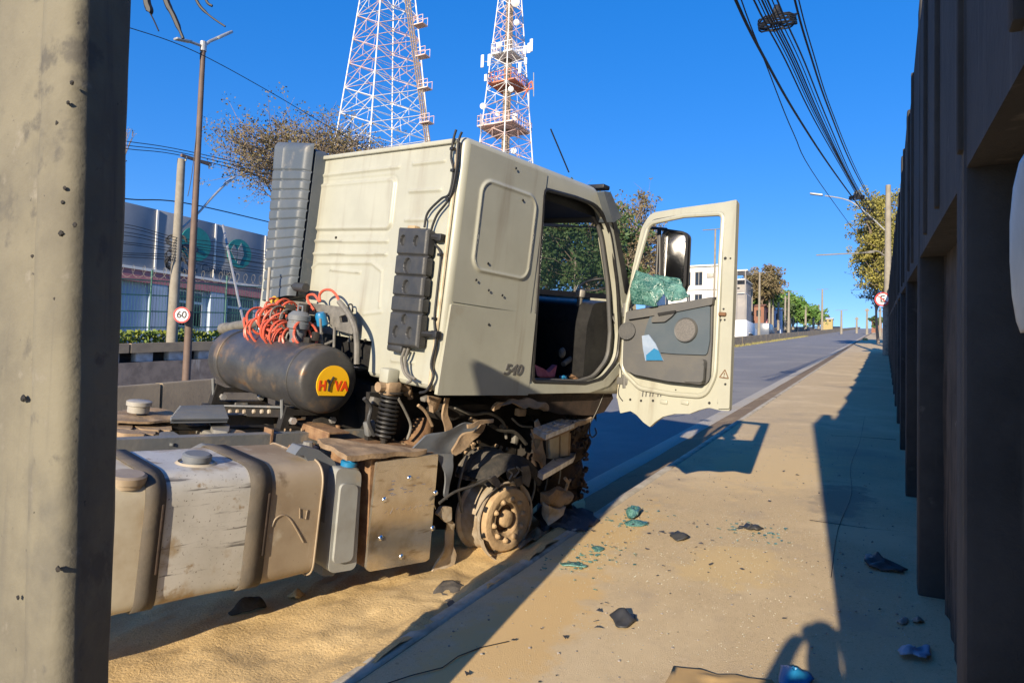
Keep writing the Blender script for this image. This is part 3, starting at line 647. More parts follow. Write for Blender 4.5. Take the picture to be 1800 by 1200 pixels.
# pale concrete utility pole on top of the retaining wall
XU = -22.; ub = PX(302, 602, XU); ut = PX(319, 280, XU)
up_ = empty('utility_pole', (XU, ub.y, fz(ub.y)), 'pale concrete utility pole with crossarm and side lamp left of the brown lamp post', 'utility pole')
MB().tube([(XU, ub.y, fz(ub.y)-.2), (XU, ub.y, ut.z)], [.19, .13], 12).build('pole', 'polecon', up_)
q = MB(); a0 = PX(313, 284, XU); a1 = PX(366, 281, XU); q.box((XU+.16, (a0.y+a1.y)/2, (a0.z+a1.z)/2), (.1, a1.y-a0.y, .1)); q.build('crossarm', 'polebrown', up_)
q = MB()
for t in (.15, .6, .95): pp = a0.lerp(a1, t); q.lathe([(0, .2), (.05, .18), (.06, .1), (.03, .08), (.03, 0)], (XU+.16, pp.y, a0.z+.05), (0, 0, 1), 10)
q.build('insulator', 'galv', up_)
q = MB(); q.tube(spline([PX(318, 403, XU), PX(345, 378, XU), PX(375, 345, XU), PX(398, 322, XU)], 4), .04, 7); q.build('lamp_arm', 'galv', up_)
q = MB(); lamp_head(q, PX(396, 323, XU), PX(412, 311, XU)-PX(396, 323, XU), .75); q.build('lamp_head', 'galv', up_)
q = MB(); random.seed(4)
for i in range(14):
    zc = PX(310, random.uniform(410, 470), XU).z; rr_ = random.uniform(.2, .32); y_ = random.uniform(-.2, .2)
    q.tube([(XU+.2*math.cos(t*.6)*1.1, ub.y+rr_*math.cos(t*.6)+y_*.3, zc+rr_*math.sin(t*.6)*.8) for t in range(9)], .022, 5)
q.build('cable_loops', 'wire', up_)
def wires(specs, X, label, group, r):
    for sp in specs:
        cablething(spline([PX(px, py, X) for px, py in sp], 6), r, label, group, 'overhead_wire', n=5)
wires([[(120, 236), (225, 249), (330, 266), (520, 310), (620, 330)], [(120, 243), (225, 256), (330, 271), (520, 318), (620, 340)], [(120, 249), (225, 262), (330, 276), (520, 326), (620, 350)]], XU, 'thin wire of the three on the utility pole crossarm', 'three wires on the crossarm', .014)
wires([[(120, 333), (225, 350), (320, 356), (480, 392), (600, 420)]], XU-.2, 'single wire running just above the grey building roof', None, .022)
random.seed(9)
low = []
for i in range(9):
    y0 = 392+i*7.5+random.uniform(-2, 2); low.append([(60, y0-6), (215, y0+random.uniform(-2, 8)), (312, 418+i*5), (400, 428+i*5+random.uniform(0, 7)), (560, 462+i*4), (680, 490+i*4)])
wires(low, XU+.12, 'black cable of the bundle strung across the grey building', 'cables strung across the grey building', .012)
cablething(spline([PD(120, 22, 16), PD(230, 50, 18), PD(345, 92, 20), PD(480, 165, 24), PD(600, 236, 30), PD(700, 290, 34)], 6), .013, 'thin wire crossing behind the double lamp top towards the lattice tower', n=5)
cablething(spline([PX(352, 92, XL), PX(349, 190, XL), PX(338, 300, XL), PX(330, 345, XL)], 6), .012, 'thin loose wire hanging along the brown lamp post', n=5)
cablething([PD(392, 396, 27), PD(420, 530, 24), PD(428, 565, 22)], .045, 'pale slanting guy wire between brown lamp post and air duct', m='galv')
# utility pole at the far right with its lamps
XR = .14; rb = V((XR, 41.7, zr(41.7))); rt2 = hit(1557, 326, V((0, 41.7, 0)), V((0, 1, 0)))
rp = empty('utility_pole', rb, 'tall grey utility pole standing against the dark wall on the right', 'utility pole')
rx = rt2.x; rp.location = rb
MB().tube([rb-V((0, 0, .2)), V((rb.x, rb.y, rt2.z))], [.21, .13], 12).build('pole', 'polecon', rp)
MB().tube([rb, rb+V((0, 0, 2.6))], .235, 12).build('sleeve', 'concretedark', rp)
def rpp(px, py): return hit(px, py, V((0, rb.y, 0)), V((0, 1, 0)))
q = MB(); q.tube(spline([rpp(1556, 405), rpp(1520, 372), rpp(1490, 352), rpp(1450, 344)], 5), .035, 8); q.build('lamp_arm', 'galv', rp)
q = MB(); lamp_head(q, rpp(1446, 343), rpp(1420, 340)-rpp(1446, 343), .95); q.build('lamp_head', 'galv', rp)
q = MB(); q.tube(spline([rpp(1556, 450), rpp(1540, 441), rpp(1515, 445)], 5), .04, 8); q.box((rpp(1485, 446)), (2.9, .07, .06)); q.build('sign_arm', 'hosegrey', rp)
round_sign('parking_sign', rpp(1555, 527)+V((-.1, -.35, 0)), (-.15, -1, 0),   .37, 'E', 'round red ringed sign with a letter E on the right hand utility pole', .5, True)
# far lamp posts and poles along the left side of the street
for i, (px, yt, yb_, dp, kind) in enumerate([(1321, 505, 575, 128, 1), (1334, 478, 590, 74, 0), (1352, 512, 575, 140, 1), (1358, 500, 574, 143, 1), (1368, 497, 577, 150, 1), (1380, 520, 573, 160, 1), (1386, 512, 583, 97, 0), (1394, 525, 573, 170, 1), (1416, 537, 573, 180, 1), (1430, 540, 573, 190, 1), (1439, 535, 571, 200, 1), (1445, 508, 572, 145, 0), (1479, 545, 569, 140, 0), (1524, 545, 569, 130, 2), (1547, 540, 574, 100, 1), (1256, 402, 500, 62, 0), (1010, 445, 520, 54, 3), (1506, 560, 569, 150, 2)]):
    b = PD(px, yb_, dp); t = PD(px, yt, dp); t = V((b.x, b.y, t.z)); b.z = (zr(b.y) if b.x > -11 else min(b.z, zr(b.y)+.9))-.3
    r = empty('street_pole', b, ['tall lamp post with a wide double head on the far left of the street', 'plain pale pole among the far row of street poles', 'far pole with a small sign plate near the crest', 'thin pale lamp seen through the far cab window'][kind], 'pole', ['far double headed lamp posts', 'far pale street poles', 'far sign poles', None][kind])
    if r.get('group') is None and 'group' in r: del r['group']
    MB().tube([b, t], [.0016*dp+.03, .001*dp+.02], 7).build('pole', 'polecon', r)
    if kind == 0: MB().box(t, (2.3, .12, .06)).build('lamp_arm', 'hosegrey', r)
    if kind == 1: MB().box(t-V((0, 0, .6)), (1.2, .1, .1)).build('crossarm', 'polecon', r)
    if kind == 2: MB().box(t, (.6, .05, .6), Matrix.Rotation(math.radians(45), 3, 'Y')).build('plate', 'concretedark', r)
    if kind == 3:
        e = PD(1062, 457, 54); MB().tube(spline([b.lerp(t, .55), PD(1030, 472, 54), PD(1050, 459, 54), e], 4), .035, 7).build('lamp_arm', 'galv', r)

# ---------------------------------------------------------------- cables along the pavement, overhead on the right
def along(p0, p1, mids, r, label, group=None, name='overhead_cable', n=6, back=True):
    """p0 pixel at 6.2 m height near the camera, p1 pixel at the pole; mids lie in the vertical plane between them"""
    A = G(*p0, 6.3); B = rpp(*p1); nn = (B-A).cross(V((0, 0, 1))).normalized()
    pts = [A]+[hit(px, py, A, nn) for px, py in mids]+[B]
    if back: pts = [A-(pts[1]-A).normalized()*V((pts[1]-A)).length*1.2+V((0, 0, .3))]+pts
    return cablething(spline(pts, 6), r, label, group, name, n=n)
along((1293, 0), (1532, 392), [(1345, 105), (1405, 210), (1470, 308)], .024, 'thickest black cable at the left of the overhead bundle')
along((1303, 0), (1520, 430), [(1346, 112), (1395, 235), (1440, 320)], .010, 'thin sagging wire left of the overhead bundle')
for k, (a, b) in enumerate([(1325, 1530), (1333, 1531), (1339, 1533), (1344, 1534), (1349, 1534), (1357, 1536), (1366, 1537)]):
    fx = a-1325
    along((a, 0), (b, 388-k*2), [(1380+fx*.85, 105+k), (1432+fx*.62, 212+k), (1492+fx*.3, 318+k)], .009 if k % 2 else .014, 'black cable in the dense middle of the overhead bundle', 'overhead cables in the middle of the bundle')
along((1397, 0), (1541, 372), [(1424, 95), (1458, 195), (1502, 300)], .016, 'black cable at the far right of the overhead bundle')
along((1404, 0), (1545, 376), [(1430, 95), (1462, 195), (1508, 305)], .010, 'thin wire hugging the rightmost overhead cable')
def slack(c, R, label, tilt=.25, squash=1.):
    root = empty('cable_slack_loop', c, label, 'cable loop'); q = MB(); random.seed(int(R*100))
    for k in range(5): q.tube([V(c)+V((R*math.cos(t*.2618)*(1+.05*random.uniform(-1, 1)), R*squash*math.sin(t*.2618), .03*k+R*tilt*math.sin(t*.2618)+.015*random.uniform(-1, 1))) for t in range(24)], .014, 5, closed=True)
    q.build('coil', 'wire', root)
    q = MB()
    for k in range(6): a = k*math.pi/3; q.tube([V(c)+V((R*math.cos(a), R*squash*math.sin(a), .05+R*tilt*math.sin(a))), V(c)+V((0, 0, R*.95))], .014, 5)
    q.build('spoke', 'wire', root)
    q = MB(); q.ico(V(c)+V((0, 0, R*.9)), R*.22, 2, (1, 1, 1.8), .3); q.build('clamp', 'wire', root)
c1 = hit(1366, 46, V((0, G(1366, 0, 6.3).y*1.12, 0)), V((0, 1, 0))); slack(c1, 27/1200*(c1-CAM).length*.98, 'conical black cable slack loop hanging high near the camera')
c2 = PD(1506, 350, 26); slack(c2, 12/1200*26, 'small flat cable slack loop further up the street', .1, .8)
c3 = PD(1526, 387, 40); slack(c3, 6/1200*40, 'tiny dark cable knot beside the right hand pole', .3)

# ---------------------------------------------------------------- lattice towers
def tower(name, label, base, W0, Wt, Z1, bays, mats, rad, cone=None):
    """square lattice mast; base z, half widths; returns root"""
    root = empty(name, base, label, 'lattice tower'); base = V(base); ang = math.radians(27)
    def cor(k, t): 
        w = W0+(Wt-W0)*t; a = ang+k*math.pi/2; return base+V((w*math.cos(a), w*math.sin(a), Z1*t))
    for k in range(4): MB().tube([cor(k, 0), cor(k, 1)], [rad*1.5, rad*1.1], 6).build('leg', mats[0], root)
    ts = [1-(1-i/bays)**1.25 for i in range(bays+1)]
    for k in range(4):
        k2 = (k+1) % 4
        for i in range(bays):
            a0, a1, b0_, b1 = cor(k, ts[i]), cor(k, ts[i+1]), cor(k2, ts[i]), cor(k2, ts[i+1])
            m = mats[0] if (i//3) % 2 == 0 else mats[1]
            q = MB(); q.tube([a0, b1], rad*.8, 4); q.tube([b0_, a1], rad*.8, 4); q.tube([a1, b1], rad*.8, 4)
            mid = (a0+b1)/2; q.tube([(a0+a1)/2, mid], rad*.5, 4); q.tube([(b0_+b1)/2, mid], rad*.5, 4); q.tube([(a0+b0_)/2, mid], rad*.4, 4)
            q.build('brace', m, root)
    return root, cor, ts
def tower_place(cx, ylow, wlow_px, ytop, wtop_px, depth):
    c = PD(cx, ylow, depth); t = PD(cx, ytop, depth); zl, zt_ = c.z, t.z
    k = (wlow_px-wtop_px)/(zt_-zl); gz = zr(c.y)+.8
    w0 = (wlow_px+k*(zl-gz))/1200*depth/2; zap = zt_+wtop_px/k*.92; H_ = zap-gz
    return V((c.x, c.y, gz)), w0*1.06, w0*.08, H_
b, w0, wt, H_ = tower_place(672, 240, 150, 0, 88, 95)
t1, cor, ts = tower('lattice_tower', 'large white lattice tower with a cable ladder on its right side', b, w0, wt, H_, 22, ('towerwhite', 'towerpink'), .075)
# cable ladder with rest platforms up the right hand leg
r0 = PD(752, 250, 92); r1 = PD(716, 0, 92); rd = r1-r0; q = MB()
for dx in (-.35, .35, 0): q.tube([r0-rd*.6+V((dx, 0, 0)), r1+rd*.6+V((dx, 0, 0))], .10, 5)
for i in range(70): p = r0-rd*.6+rd*2.2*i/69; q.tube([p-V((.35, 0, 0)), p+V((.35, 0, 0))], .05, 4)
q.build('cable_ladder', 'barkgrey', t1)
for px, py in ((733, 45), (737, 100), (741, 157), (744, 217)):
    p = PD(px+6, py, 92); q = MB(); q.box(p, (1.6, 1.2, .14))
    for dx in (-.75, 0, .75):
        for dy in (-.55, .55): q.tube([p+V((dx, dy, 0)), p+V((dx, dy, 1.1))], .04, 4)
    q.box(p+V((0, -.55, 1.1)), (1.6, .06, .06)); q.box(p+V((0, .55, 1.1)), (1.6, .06, .06)); q.box(p+V((0, -.55, .6)), (1.6, .06, .06)); q.build('platform', 'towerpink', t1, smooth=False)
b, w0, wt, H_ = tower_place(889, 240, 76, 0, 27, 82)
t2, cor, ts = tower('lattice_tower', 'slender red and white lattice mast crowded with antennas and dishes', b, w0, wt, H_*1.05, 26, ('towerwhite', 'towerpink'), .055)
q = MB(); q.tube([b, b+V((0, 0, H_))], .42, 8)
for i in range(8): a = i*.785; q.tube([b+V((.5*math.cos(a), .5*math.sin(a), 0)), b+V((.4*math.cos(a), .4*math.sin(a), H_*.9))], .06, 4)
q.build('feeder_core', 'barkgrey', t2)
for px, py, w, m in ((892, 100, 42, 'towerwhite'), (893, 152, 52, 'towerred'), (887, 228, 70, 'towerpink')):
    p = PD(px, py, 82); s = w/1200*82; q = MB(); q.box(p, (s, s, .16))
    for k in range(9):
        for sg in (-1, 1):
            q.tube([p+V((-s/2+s*k/8, sg*s/2, 0)), p+V((-s/2+s*k/8, sg*s/2, 1.2))], .035, 4); q.tube([p+V((sg*s/2, -s/2+s*k/8, 0)), p+V((sg*s/2, -s/2+s*k/8, 1.2))], .035, 4)
    for h in (.6, 1.2):
        for sg in (-1, 1): q.box(p+V((0, sg*s/2, h)), (s, .06, .06)); q.box(p+V((sg*s/2, 0, h)), (.06, s, .06))
    q.build('platform', m, t2, smooth=False)
for px, py, r in ((906, 4, .52), (908, 40, .35), (877, 80, .33), (898, 157, .33), (849, 187, .36), (875, 200, .30), (905, 206, .40), (903, 265, .35)):
    p = PD(px, py, 80); q = MB(); q.lathe([(0, .12), (r*.6, .07), (r, .0), (r, -.3), (r*.8, -.35), (0, -.35)], p, (CAM-p), 20); q.build('dish', 'signwhite', t2)
for px, py, h in ((848, 108, 1.5), (860, 106, 1.4), (854, 137, .8), (934, 80, 1.5), (930, 85, 1.2), (923, 88, 1.0), (914, 120, 1.3), (924, 108, .8)):
    p = PD(px, py, 80); q = MB(); q.box(p, (.36, .16, h), bev=.04); q.tube([p, PD(889, py+6, 82)], .04, 4); q.build('panel_antenna', 'signwhite', t2)
for px, y0, y1, dp in ((845, 200, 250, 80), (938, 128, 170, 80), (930, 160, 200, 80), (880, 68, 95, 80)):
    p = MB().tube([PD(px, y0, dp), PD(px, y1, dp)], .05, 5).build('whip_antenna', 'galv', t2)
q = MB(); q.tube([PD(912, 165, 82), PD(935, 143, 82)], .10, 5); q.tube([PD(905, 165, 82), PD(938, 155, 82)], .10, 5); q.tube([PD(935, 143, 82), PD(938, 158, 82)], .10, 5); q.tube([PD(918, 175, 82), PD(932, 150, 82)], .08, 5); q.build('side_arm', 'towerred', t2)

# ---------------------------------------------------------------- buildings behind the open door and further up the street
DB = 120.
wb = empty('white_building', PD(1220, 560, DB), 'white two storey building with flat roof seen through the open door window', 'building')
c0 = PD(1128, 470, DB); c1 = PD(1262, 466, DB); x0, x1 = c0.x, c1.x; yb2 = c1.y; ztop = c1.z+.2; zb2 = zr(yb2)-.3
nx = [x0, x1]; ztop = PD(1215, 466, DB).z
def wallrect(u0, v0, u1, v1): return [(u0, v0), (u1, v0), (u1, v1), (u0, v1)]
wins = []
zrow = [(PD(1225, 500, DB).z, PD(1225, 475, DB).z), (PD(1225, 545, DB).z, PD(1225, 515, DB).z), (PD(1225, 572, DB).z, PD(1225, 555, DB).z)]
for z0_, z1_ in zrow:
    for a, b2 in ((1150, 1163), (1200, 1208), (1216, 1232)): wins.append((PD(a, 500, DB).x, z0_, PD(b2, 500, DB).x, z1_))
MB().plate(wallrect(x0, zb2, x1, ztop), [wallrect(*w) for w in wins], lambda u, v, w: V((u, yb2+w, v)), .35).build('wall', 'whitewall', wb, smooth=False)
for w in wins:
    f = MB().plate(wallrect(*w), [wallrect(w[0]+.1, w[1]+.1, (w[0]+w[2])/2-.05, w[3]-.1), wallrect((w[0]+w[2])/2+.05, w[1]+.1, w[2]-.1, w[3]-.1)], lambda u, v, q_: V((u, yb2+.10+q_, v)), .07).build('window', 'greywall', wb, smooth=False)
    MB().box(((w[0]+w[2])/2, yb2+.22, (w[1]+w[3])/2), (w[2]-w[0], .03, w[3]-w[1])).build('pane', 'winglass', f)
    MB().box(((w[0]+w[2])/2, yb2-.05, w[1]-.06), (w[2]-w[0]+.2, .18, .08)).build('sill', 'whitewall', f)
MB().box(((x0+x1)/2, yb2+4.2, (zb2+ztop)/2), (x1-x0-.02, 7.6, ztop-zb2-.02)).build('body', 'whitewall', wb)
MB().box(((x0+x1)/2, yb2+4, ztop+.12), (x1-x0+.8, 9, .24)).build('roof', 'whitewall', wb)
MB().box(((x0+x1)/2, yb2-.12, PD(1225, 507, DB).z), (x1-x0+.3, .5, .14)).build('ledge', 'whitewall', wb)
p = PD(1247, 483, DB); MB().box((p.x, yb2-.15, p.z), (1.1, .35, .8), bev=.03).build('air_conditioner', 'whiteplastic', wb)
# open upper gallery to its right
MB().box((x1+2.5, yb2+3, ztop-.9), (4.9, 5.5, .2)).build('canopy', 'whitewall', wb)
for k in range(4): MB().tube([(x1+.4+1.4*k, yb2+.3, zb2+2.5), (x1+.4+1.4*k, yb2+.3, ztop-1.0)], .09, 6).build('gallery_post', 'greywall', wb)
MB().box((x1+2.5, yb2+3.2, (zb2+ztop)/2-2.5), (4.6, 5, ztop-zb2-5.2)).build('annex', 'greywall', wb)
# small tower block left of it
tb = empty('white_building', PD(1150, 520, 82), 'small white block with one window between thin tree and mirror', 'building')
p = PD(1147, 470, 82); zt3 = PD(1147, 452, 82).z; zb3 = zr(p.y)
MB().box((p.x, p.y+1.5, (zb3+zt3)/2), (1.7, 2.6, zt3-zb3)).build('wall', 'whitewall', tb); MB().box((p.x, p.y+1.5, zt3+.1), (2.1, 3, .2)).build('roof', 'whitewall', tb)
f = MB().plate(wallrect(p.x-.1, p.z-.5, p.x+.6, p.z+.3), [wallrect(p.x-.04, p.z-.44, p.x+.54, p.z+.24)], lambda u, v, w: V((u, p.y+.12+w, v)), .1).build('window', 'greywall', tb, smooth=False)
MB().box((p.x+.25, p.y+.19, p.z-.1), (.6, .02, .7)).build('pane', 'winglass', f)
# grey unfinished block right of the door
DG = 132.; p0_ = PD(1299, 560, DG); p1_ = PD(1313, 560, DG)
gb = empty('grey_building', p0_, 'grey multi storey building with open balconies just right of the open door', 'building')
zg = PD(1305, 492, DG).z; zgb = zr(p0_.y)-.3; wd = 4.6; cxg = p1_.x-wd/2
MB().box((cxg, p0_.y+4, (zg+zgb)/2), (wd-.3, 6, zg-zgb-.2)).build('wall', 'greywall', gb)
hf = (zg-zgb)/4
for k in range(5): MB().box((cxg, p0_.y+3, zgb+hf*k), (wd, 8, .18)).build('floor_slab', 'whitewall', gb)
for k in range(4):
    for j in range(3):
        MB().box((cxg-wd/2+.1+j*(wd-.2)/2, p0_.y-.8, zgb+hf*(k+.5)), (.16, .2, hf-.2)).build('column', 'whitewall', gb)
    MB().box((cxg, p0_.y-.9, zgb+hf*k+.5), (wd-.1, .06, .7)).build('railing', 'greywall', gb)
    f = MB().plate(wallrect(cxg-.9, zgb+hf*k+.4, cxg+.9, zgb+hf*k+1.5), [wallrect(cxg-.82, zgb+hf*k+.48, cxg+.82, zgb+hf*k+1.42)], lambda u, v, w: V((u, p0_.y+.9+w, v)), .12).build('window', 'greywall', gb, smooth=False)
    MB().box((cxg, p0_.y+.98, zgb+hf*k+.95), (1.7, .02, 1.)).build('pane', 'winglass', f)
# low houses along the far side
for px, py, dp, w, h, m, rf, lb in [(1326, 552, 132, 3.5, 3.0, 'terracotta', 'terracotta', 'low orange red house among the far poles'), (1345, 556, 150, 3.0, 3.6, 'pinkband', 'greywall', 'small pinkish house beside the orange one'), (1362, 558, 155, 2.6, 3.6, 'bluewall', 'whitewall', 'small pale blue kiosk among the far poles'), (1378, 562, 165, 2.8, 2.6, 'concrete', 'concretedark', 'squat grey stone block below the green tree'), (1455, 564, 230, 3.0, 1.2, 'yellowpaint', 'whitewall', 'tiny yellow and white roadside building at the crest'), (1541, 567, 150, 2.0, 1.0, 'terracotta', 'greywall', 'small brownish hut at the crest right of the road'), (1303, 562, 125, 3.0, 2.2, 'concretedark', 'concrete', 'low grey shed right beside the open door')]:
    c = PD(px, py, dp); r = empty('far_house', (c.x, c.y, c.z-h/2), lb, 'house', 'small houses up the street')
    wl = wallrect(-w/2, -h/2-4, w/2, h/2); wn = [wallrect(-w*.32, -h*.15, -w*.08, h*.25), wallrect(w*.1, -h*.15, w*.34, h*.25)]
    MB().plate(wl, wn, lambda u, v, q_: V((c.x+u, c.y+q_, c.z+v)), .2).build('wall', m, r, smooth=False)
    MB().box((c.x, c.y+1.6, c.z-2), (w-.04, 2.8, h+3.9)).build('body', m, r)
    q = MB(); q.plate([(-.3, h/2), (1.7, h/2+.55), (3.6, h/2), (1.7, h/2+.4)], [], lambda u, v, q_: V((c.x-w/2-.2+q_, c.y+u, c.z+v)), w+.4); q.build('roof', rf, r, smooth=False)
    for a in wn: MB().box((c.x+(a[0][0]+a[1][0])/2, c.y+.12, c.z+(a[0][1]+a[2][1])/2), (a[1][0]-a[0][0], .04, a[2][1]-a[0][1])).build('window', 'winglass', r)

# ---------------------------------------------------------------- vehicles on the lower road
def vehicle_truck(c, L_, Wd, Hh, label, mm='signwhite', cat='truck'):
    r = empty('box_truck' if cat == 'truck' else 'delivery_van', c, label, cat); c = V(c)
    MB().box(c+V((0, L_/2, .75+Hh/2)), (Wd, L_, Hh), bev=.06).build('cargo_box', mm, r)
    MB().box(c+V((0, L_/2+.8, .62)), (Wd*.45, L_+2, .2)).build('frame', 'black', r)
    MB().plate(rnd([(L_+.15, .5), (L_+2.0, .5), (L_+2.05, 1.4), (L_+1.75, 2.35), (L_+.15, 2.4)], .15), [], lambda u, v, w: c+V((-Wd/2+.05+w, u, v)), Wd-.1).build('cab', mm, r)
    MB().box(c+V((0, L_+2.0, 1.75)), (Wd-.4, .1, .6)).build('windscreen', 'winglass', r)
    for y in (1.2, L_+1.3):
        for sx in (-1, 1):
            w = MB().lathe([(0, .0), (.2, 0), (.24, .04), (.42, .04), (.45, .07), (.45, .22), (.42, .25), (0, .25)], c+V((sx*(Wd/2-.27)+(-.125), y, .45)), (1, 0, 0), 20).build('wheel', 'rubber', r)
            MB().lathe([(0, -.01), (.22, -.01), (.25, .03)], c+V((sx*(Wd/2-.27)+(-.125), y, .45)), (1, 0, 0), 16).build('rim', 'galv', w)
    for sx in (-1, 1): MB().box(c+V((sx*Wd*.4, -.02, .72)), (.3, .06, .12)).build('tail_light', 'signred', r)
c = PD(1306, 592, 60); c = V((-15.2, PX(1308, 592, -15.2).y, 0)); c.z = zr(c.y)-.62
p = PX(1293, 590, -14.2); vehicle_truck(V((p.x, p.y, zr(p.y)-.62)), 5.2, 2.3, 2.15, 'white box truck on the lower road right of the open door')
def car(c, label, m):
    r = empty('parked_car', c, label, 'car'); c = V(c)
    MB().plate(rnd([(0, .35), (4.2, .35), (4.25, .75), (4.1, .92), (3.1, 1.0), (.15, 1.02), (-.02, .8)], .12), [], lambda u, v, w: c+V((-.85+w, u, v)), 1.7).build('body', m, r)
    MB().plate(rnd([(.25, 1.0), (3.1, 1.0), (2.4, 1.48), (.65, 1.50)], .15), [], lambda u, v, w: c+V((-.75+w, u, v)), 1.5).build('cabin', 'winglass', r)
    MB().box(c+V((0, 1.5, 1.5)), (1.35, 1.5, .05), bev=.02).build('roof', m, r)
    for y in (.8, 3.4):
        for sx in (-1, 1):
            w = MB().lathe([(0, 0), (.18, 0), (.3, .02), (.32, .05), (.32, .17), (.3, .2), (0, .2)], c+V((sx*.78-.1, y, .32)), (1, 0, 0), 18).build('wheel', 'rubber', r)
            MB().lathe([(0, -.01), (.17, -.01), (.19, .02)], c+V((sx*.78-.1, y, .32)), (1, 0, 0), 14).build('rim', 'galv', w)
    for sx in (-1, 1): MB().box(c+V((sx*.65, 0, .78)), (.28, .06, .14)).build('tail_light', 'signred', r)
p = PX(1338, 584, -15.2); vehicle_truck(V((p.x, p.y, zr(p.y)-.62)), 3.8, 2.1, 1.9, 'dark blue van on the lower road between the white truck and the far poles', 'carblue', 'van')
p = PX(1305, 603, -13.6); car(V((p.x, p.y, zr(p.y)-.62)), 'silver car just behind the barrier right of the open door', 'galv')
# yellow painted kerb end
p = G(1521, 598); q = MB(); q.box(p+V((0, 0, .08)), (.5, 1.4, .3), bev=.1); tag(q.build('kerb_block', 'yellowpaint', org=p), 'yellow painted kerb block far along the pavement edge', 'kerb block')
# ================================================================== THE WRECKED TRUCK
tr = empty('wrecked_truck', TW(TB), 'wrecked cream truck tractor without trailer, door open and front corner torn off', 'truck')
tr.rotation_mode = 'QUATERNION'; tr.rotation_quaternion = Matrix((TR_, TF, TU)).transposed().to_quaternion()
TRUCK[0] = tr
def sp(name, px, X, th, m, parent=tr, r=0., holes=(), smooth=True, ang=35, cr=0.):
    """plate on the plane x = X of the truck, outline given where it shows; thickness towards the middle"""
    q = [TS(a, b, X) for a, b in px]; ol = [(p.y, p.z) for p in q]
    hl = [[(TS(a, b, X).y, TS(a, b, X).z) for a, b in h] for h in holes]
    if r: ol = rnd(ol, r)
    o = MB().plate(ol, hl, lambda u, v, w: V((X-w, u, v)), th).build(name, m, parent, smooth=smooth, ang=ang)
    return crumple(o, cr, 7., 3, X*31+len(px)) if cr else o
def yp(name, px, Y, th, m, parent=tr, r=0., holes=(), smooth=True):
    q = [TY(a, b, Y) for a, b in px]; ol = [(p.x, p.z) for p in q]
    hl = [[(TY(a, b, Y).x, TY(a, b, Y).z) for a, b in h] for h in holes]
    if r: ol = rnd(ol, r)
    return MB().plate(ol, hl, lambda u, v, w: V((u, Y+w, v)), th).build(name, m, parent, smooth=smooth)
def stube(name, px, X, r, m, parent=tr, n=8, sm=6):
    """px entries (x, y) or (x, y, dX)"""
    pts = [TS(p[0], p[1], X+(p[2] if len(p) > 2 else 0)) for p in px]
    return MB().tube(spline(pts, sm) if sm else pts, r, n).build(name, m, parent)
def ytube(name, px, Y, r, m, parent=tr, n=8, sm=6):
    pts = [TY(p[0], p[1], Y+(p[2] if len(p) > 2 else 0)) for p in px]
    return MB().tube(spline(pts, sm) if sm else pts, r, n).build(name, m, parent)
YR = TS(765, 690, 0).y                           # rear wall plane
ZT, ZB = 1.20, -.47
# ---------------- cab shell: side outline pushed across, hollowed, openings cut
def solid(poly, x0, x1, bev=0.):
    bm = bmesh.new(); n = len(poly)
    a = [bm.verts.new((x0, y, z)) for y, z in poly]; b = [bm.verts.new((x1, y, z)) for y, z in poly]
    bm.faces.new(a); bm.faces.new(b[::-1])
    for i in range(n): bm.faces.new((a[i], b[i], b[(i+1) % n], a[(i+1) % n])[::-1])
    bmesh.ops.recalc_face_normals(bm, faces=bm.faces[:])
    if bev: bmesh.ops.bevel(bm, geom=[e for e in bm.edges if True], offset=bev, segments=4, affect='EDGES', profile=.5)
    me = bpy.data.meshes.new('solid'); bm.to_mesh(me); bm.free(); o = bpy.data.objects.new('solid', me); COL.objects.link(o); return o
XL_ = -2.40
outl = [(YR, ZB), (YR, ZT), (-.62, ZT+.015), (-.34, ZT-.10), (.02, .40), (.16, .0), (.16, ZB)]
shell = solid(outl, XL_, 0, .045)
inn = [(YR+.05, ZB+.05), (YR+.05, ZT-.06), (-.60, ZT-.05), (-.38, ZT-.15), (-.03, .38), (.11, 0), (.11, ZB+.05)]
cut = [solid(inn, XL_+.05, -.05)]
ap = rnd([(p.y, p.z) for p in [TS(*q) for q in [(956, 332), (1012, 347), (1052, 362), (1073, 405), (1086, 500), (1090, 585), (1086, 632), (1060, 665), (1030, 674), (936, 671), (937, 640)]]], [.05, .02, .12, .12, .1, .02, .1, .08, .05, .05, .02])
cut.append(solid(ap, -.14, .2))
lw = rnd([(p.y, p.z) for p in [TS(q[0], q[1], XL_+.02) for q in [(925, 398), (1052, 398), (1068, 517), (925, 506)]]], .06)
cut.append(solid(lw, XL_-.2, XL_+.14))
ws = solid([(-.60, 1.03), (.9, 1.03), (.9, .36), (-.20, .36)], XL_+.16, -.16); cut.append(ws)
# recess cut into the lower left of the rear wall
cu = TY(655, 600, YR); cut.append(solid([(YR-.2, ZB-.2), (YR-.2, cu.z), (YR+.35, cu.z), (YR+.35, ZB-.2)], XL_-.2, cu.x))
for c in cut:
    md = shell.modifiers.new('cut', 'BOOLEAN'); md.object = c; md.operation = 'DIFFERENCE'; md.solver = 'EXACT'
dg = bpy.context.evaluated_depsgraph_get(); me = bpy.data.meshes.new_from_object(shell.evaluated_get(dg))
mb = MB(); mb.add([q.co.copy() for q in me.vertices], [tuple(p.vertices) for p in me.polygons])
for o in cut+[shell]: bpy.data.objects.remove(o)
cab = mb.build('cab_shell', 'cream', tr, ang=32, recalc=False)
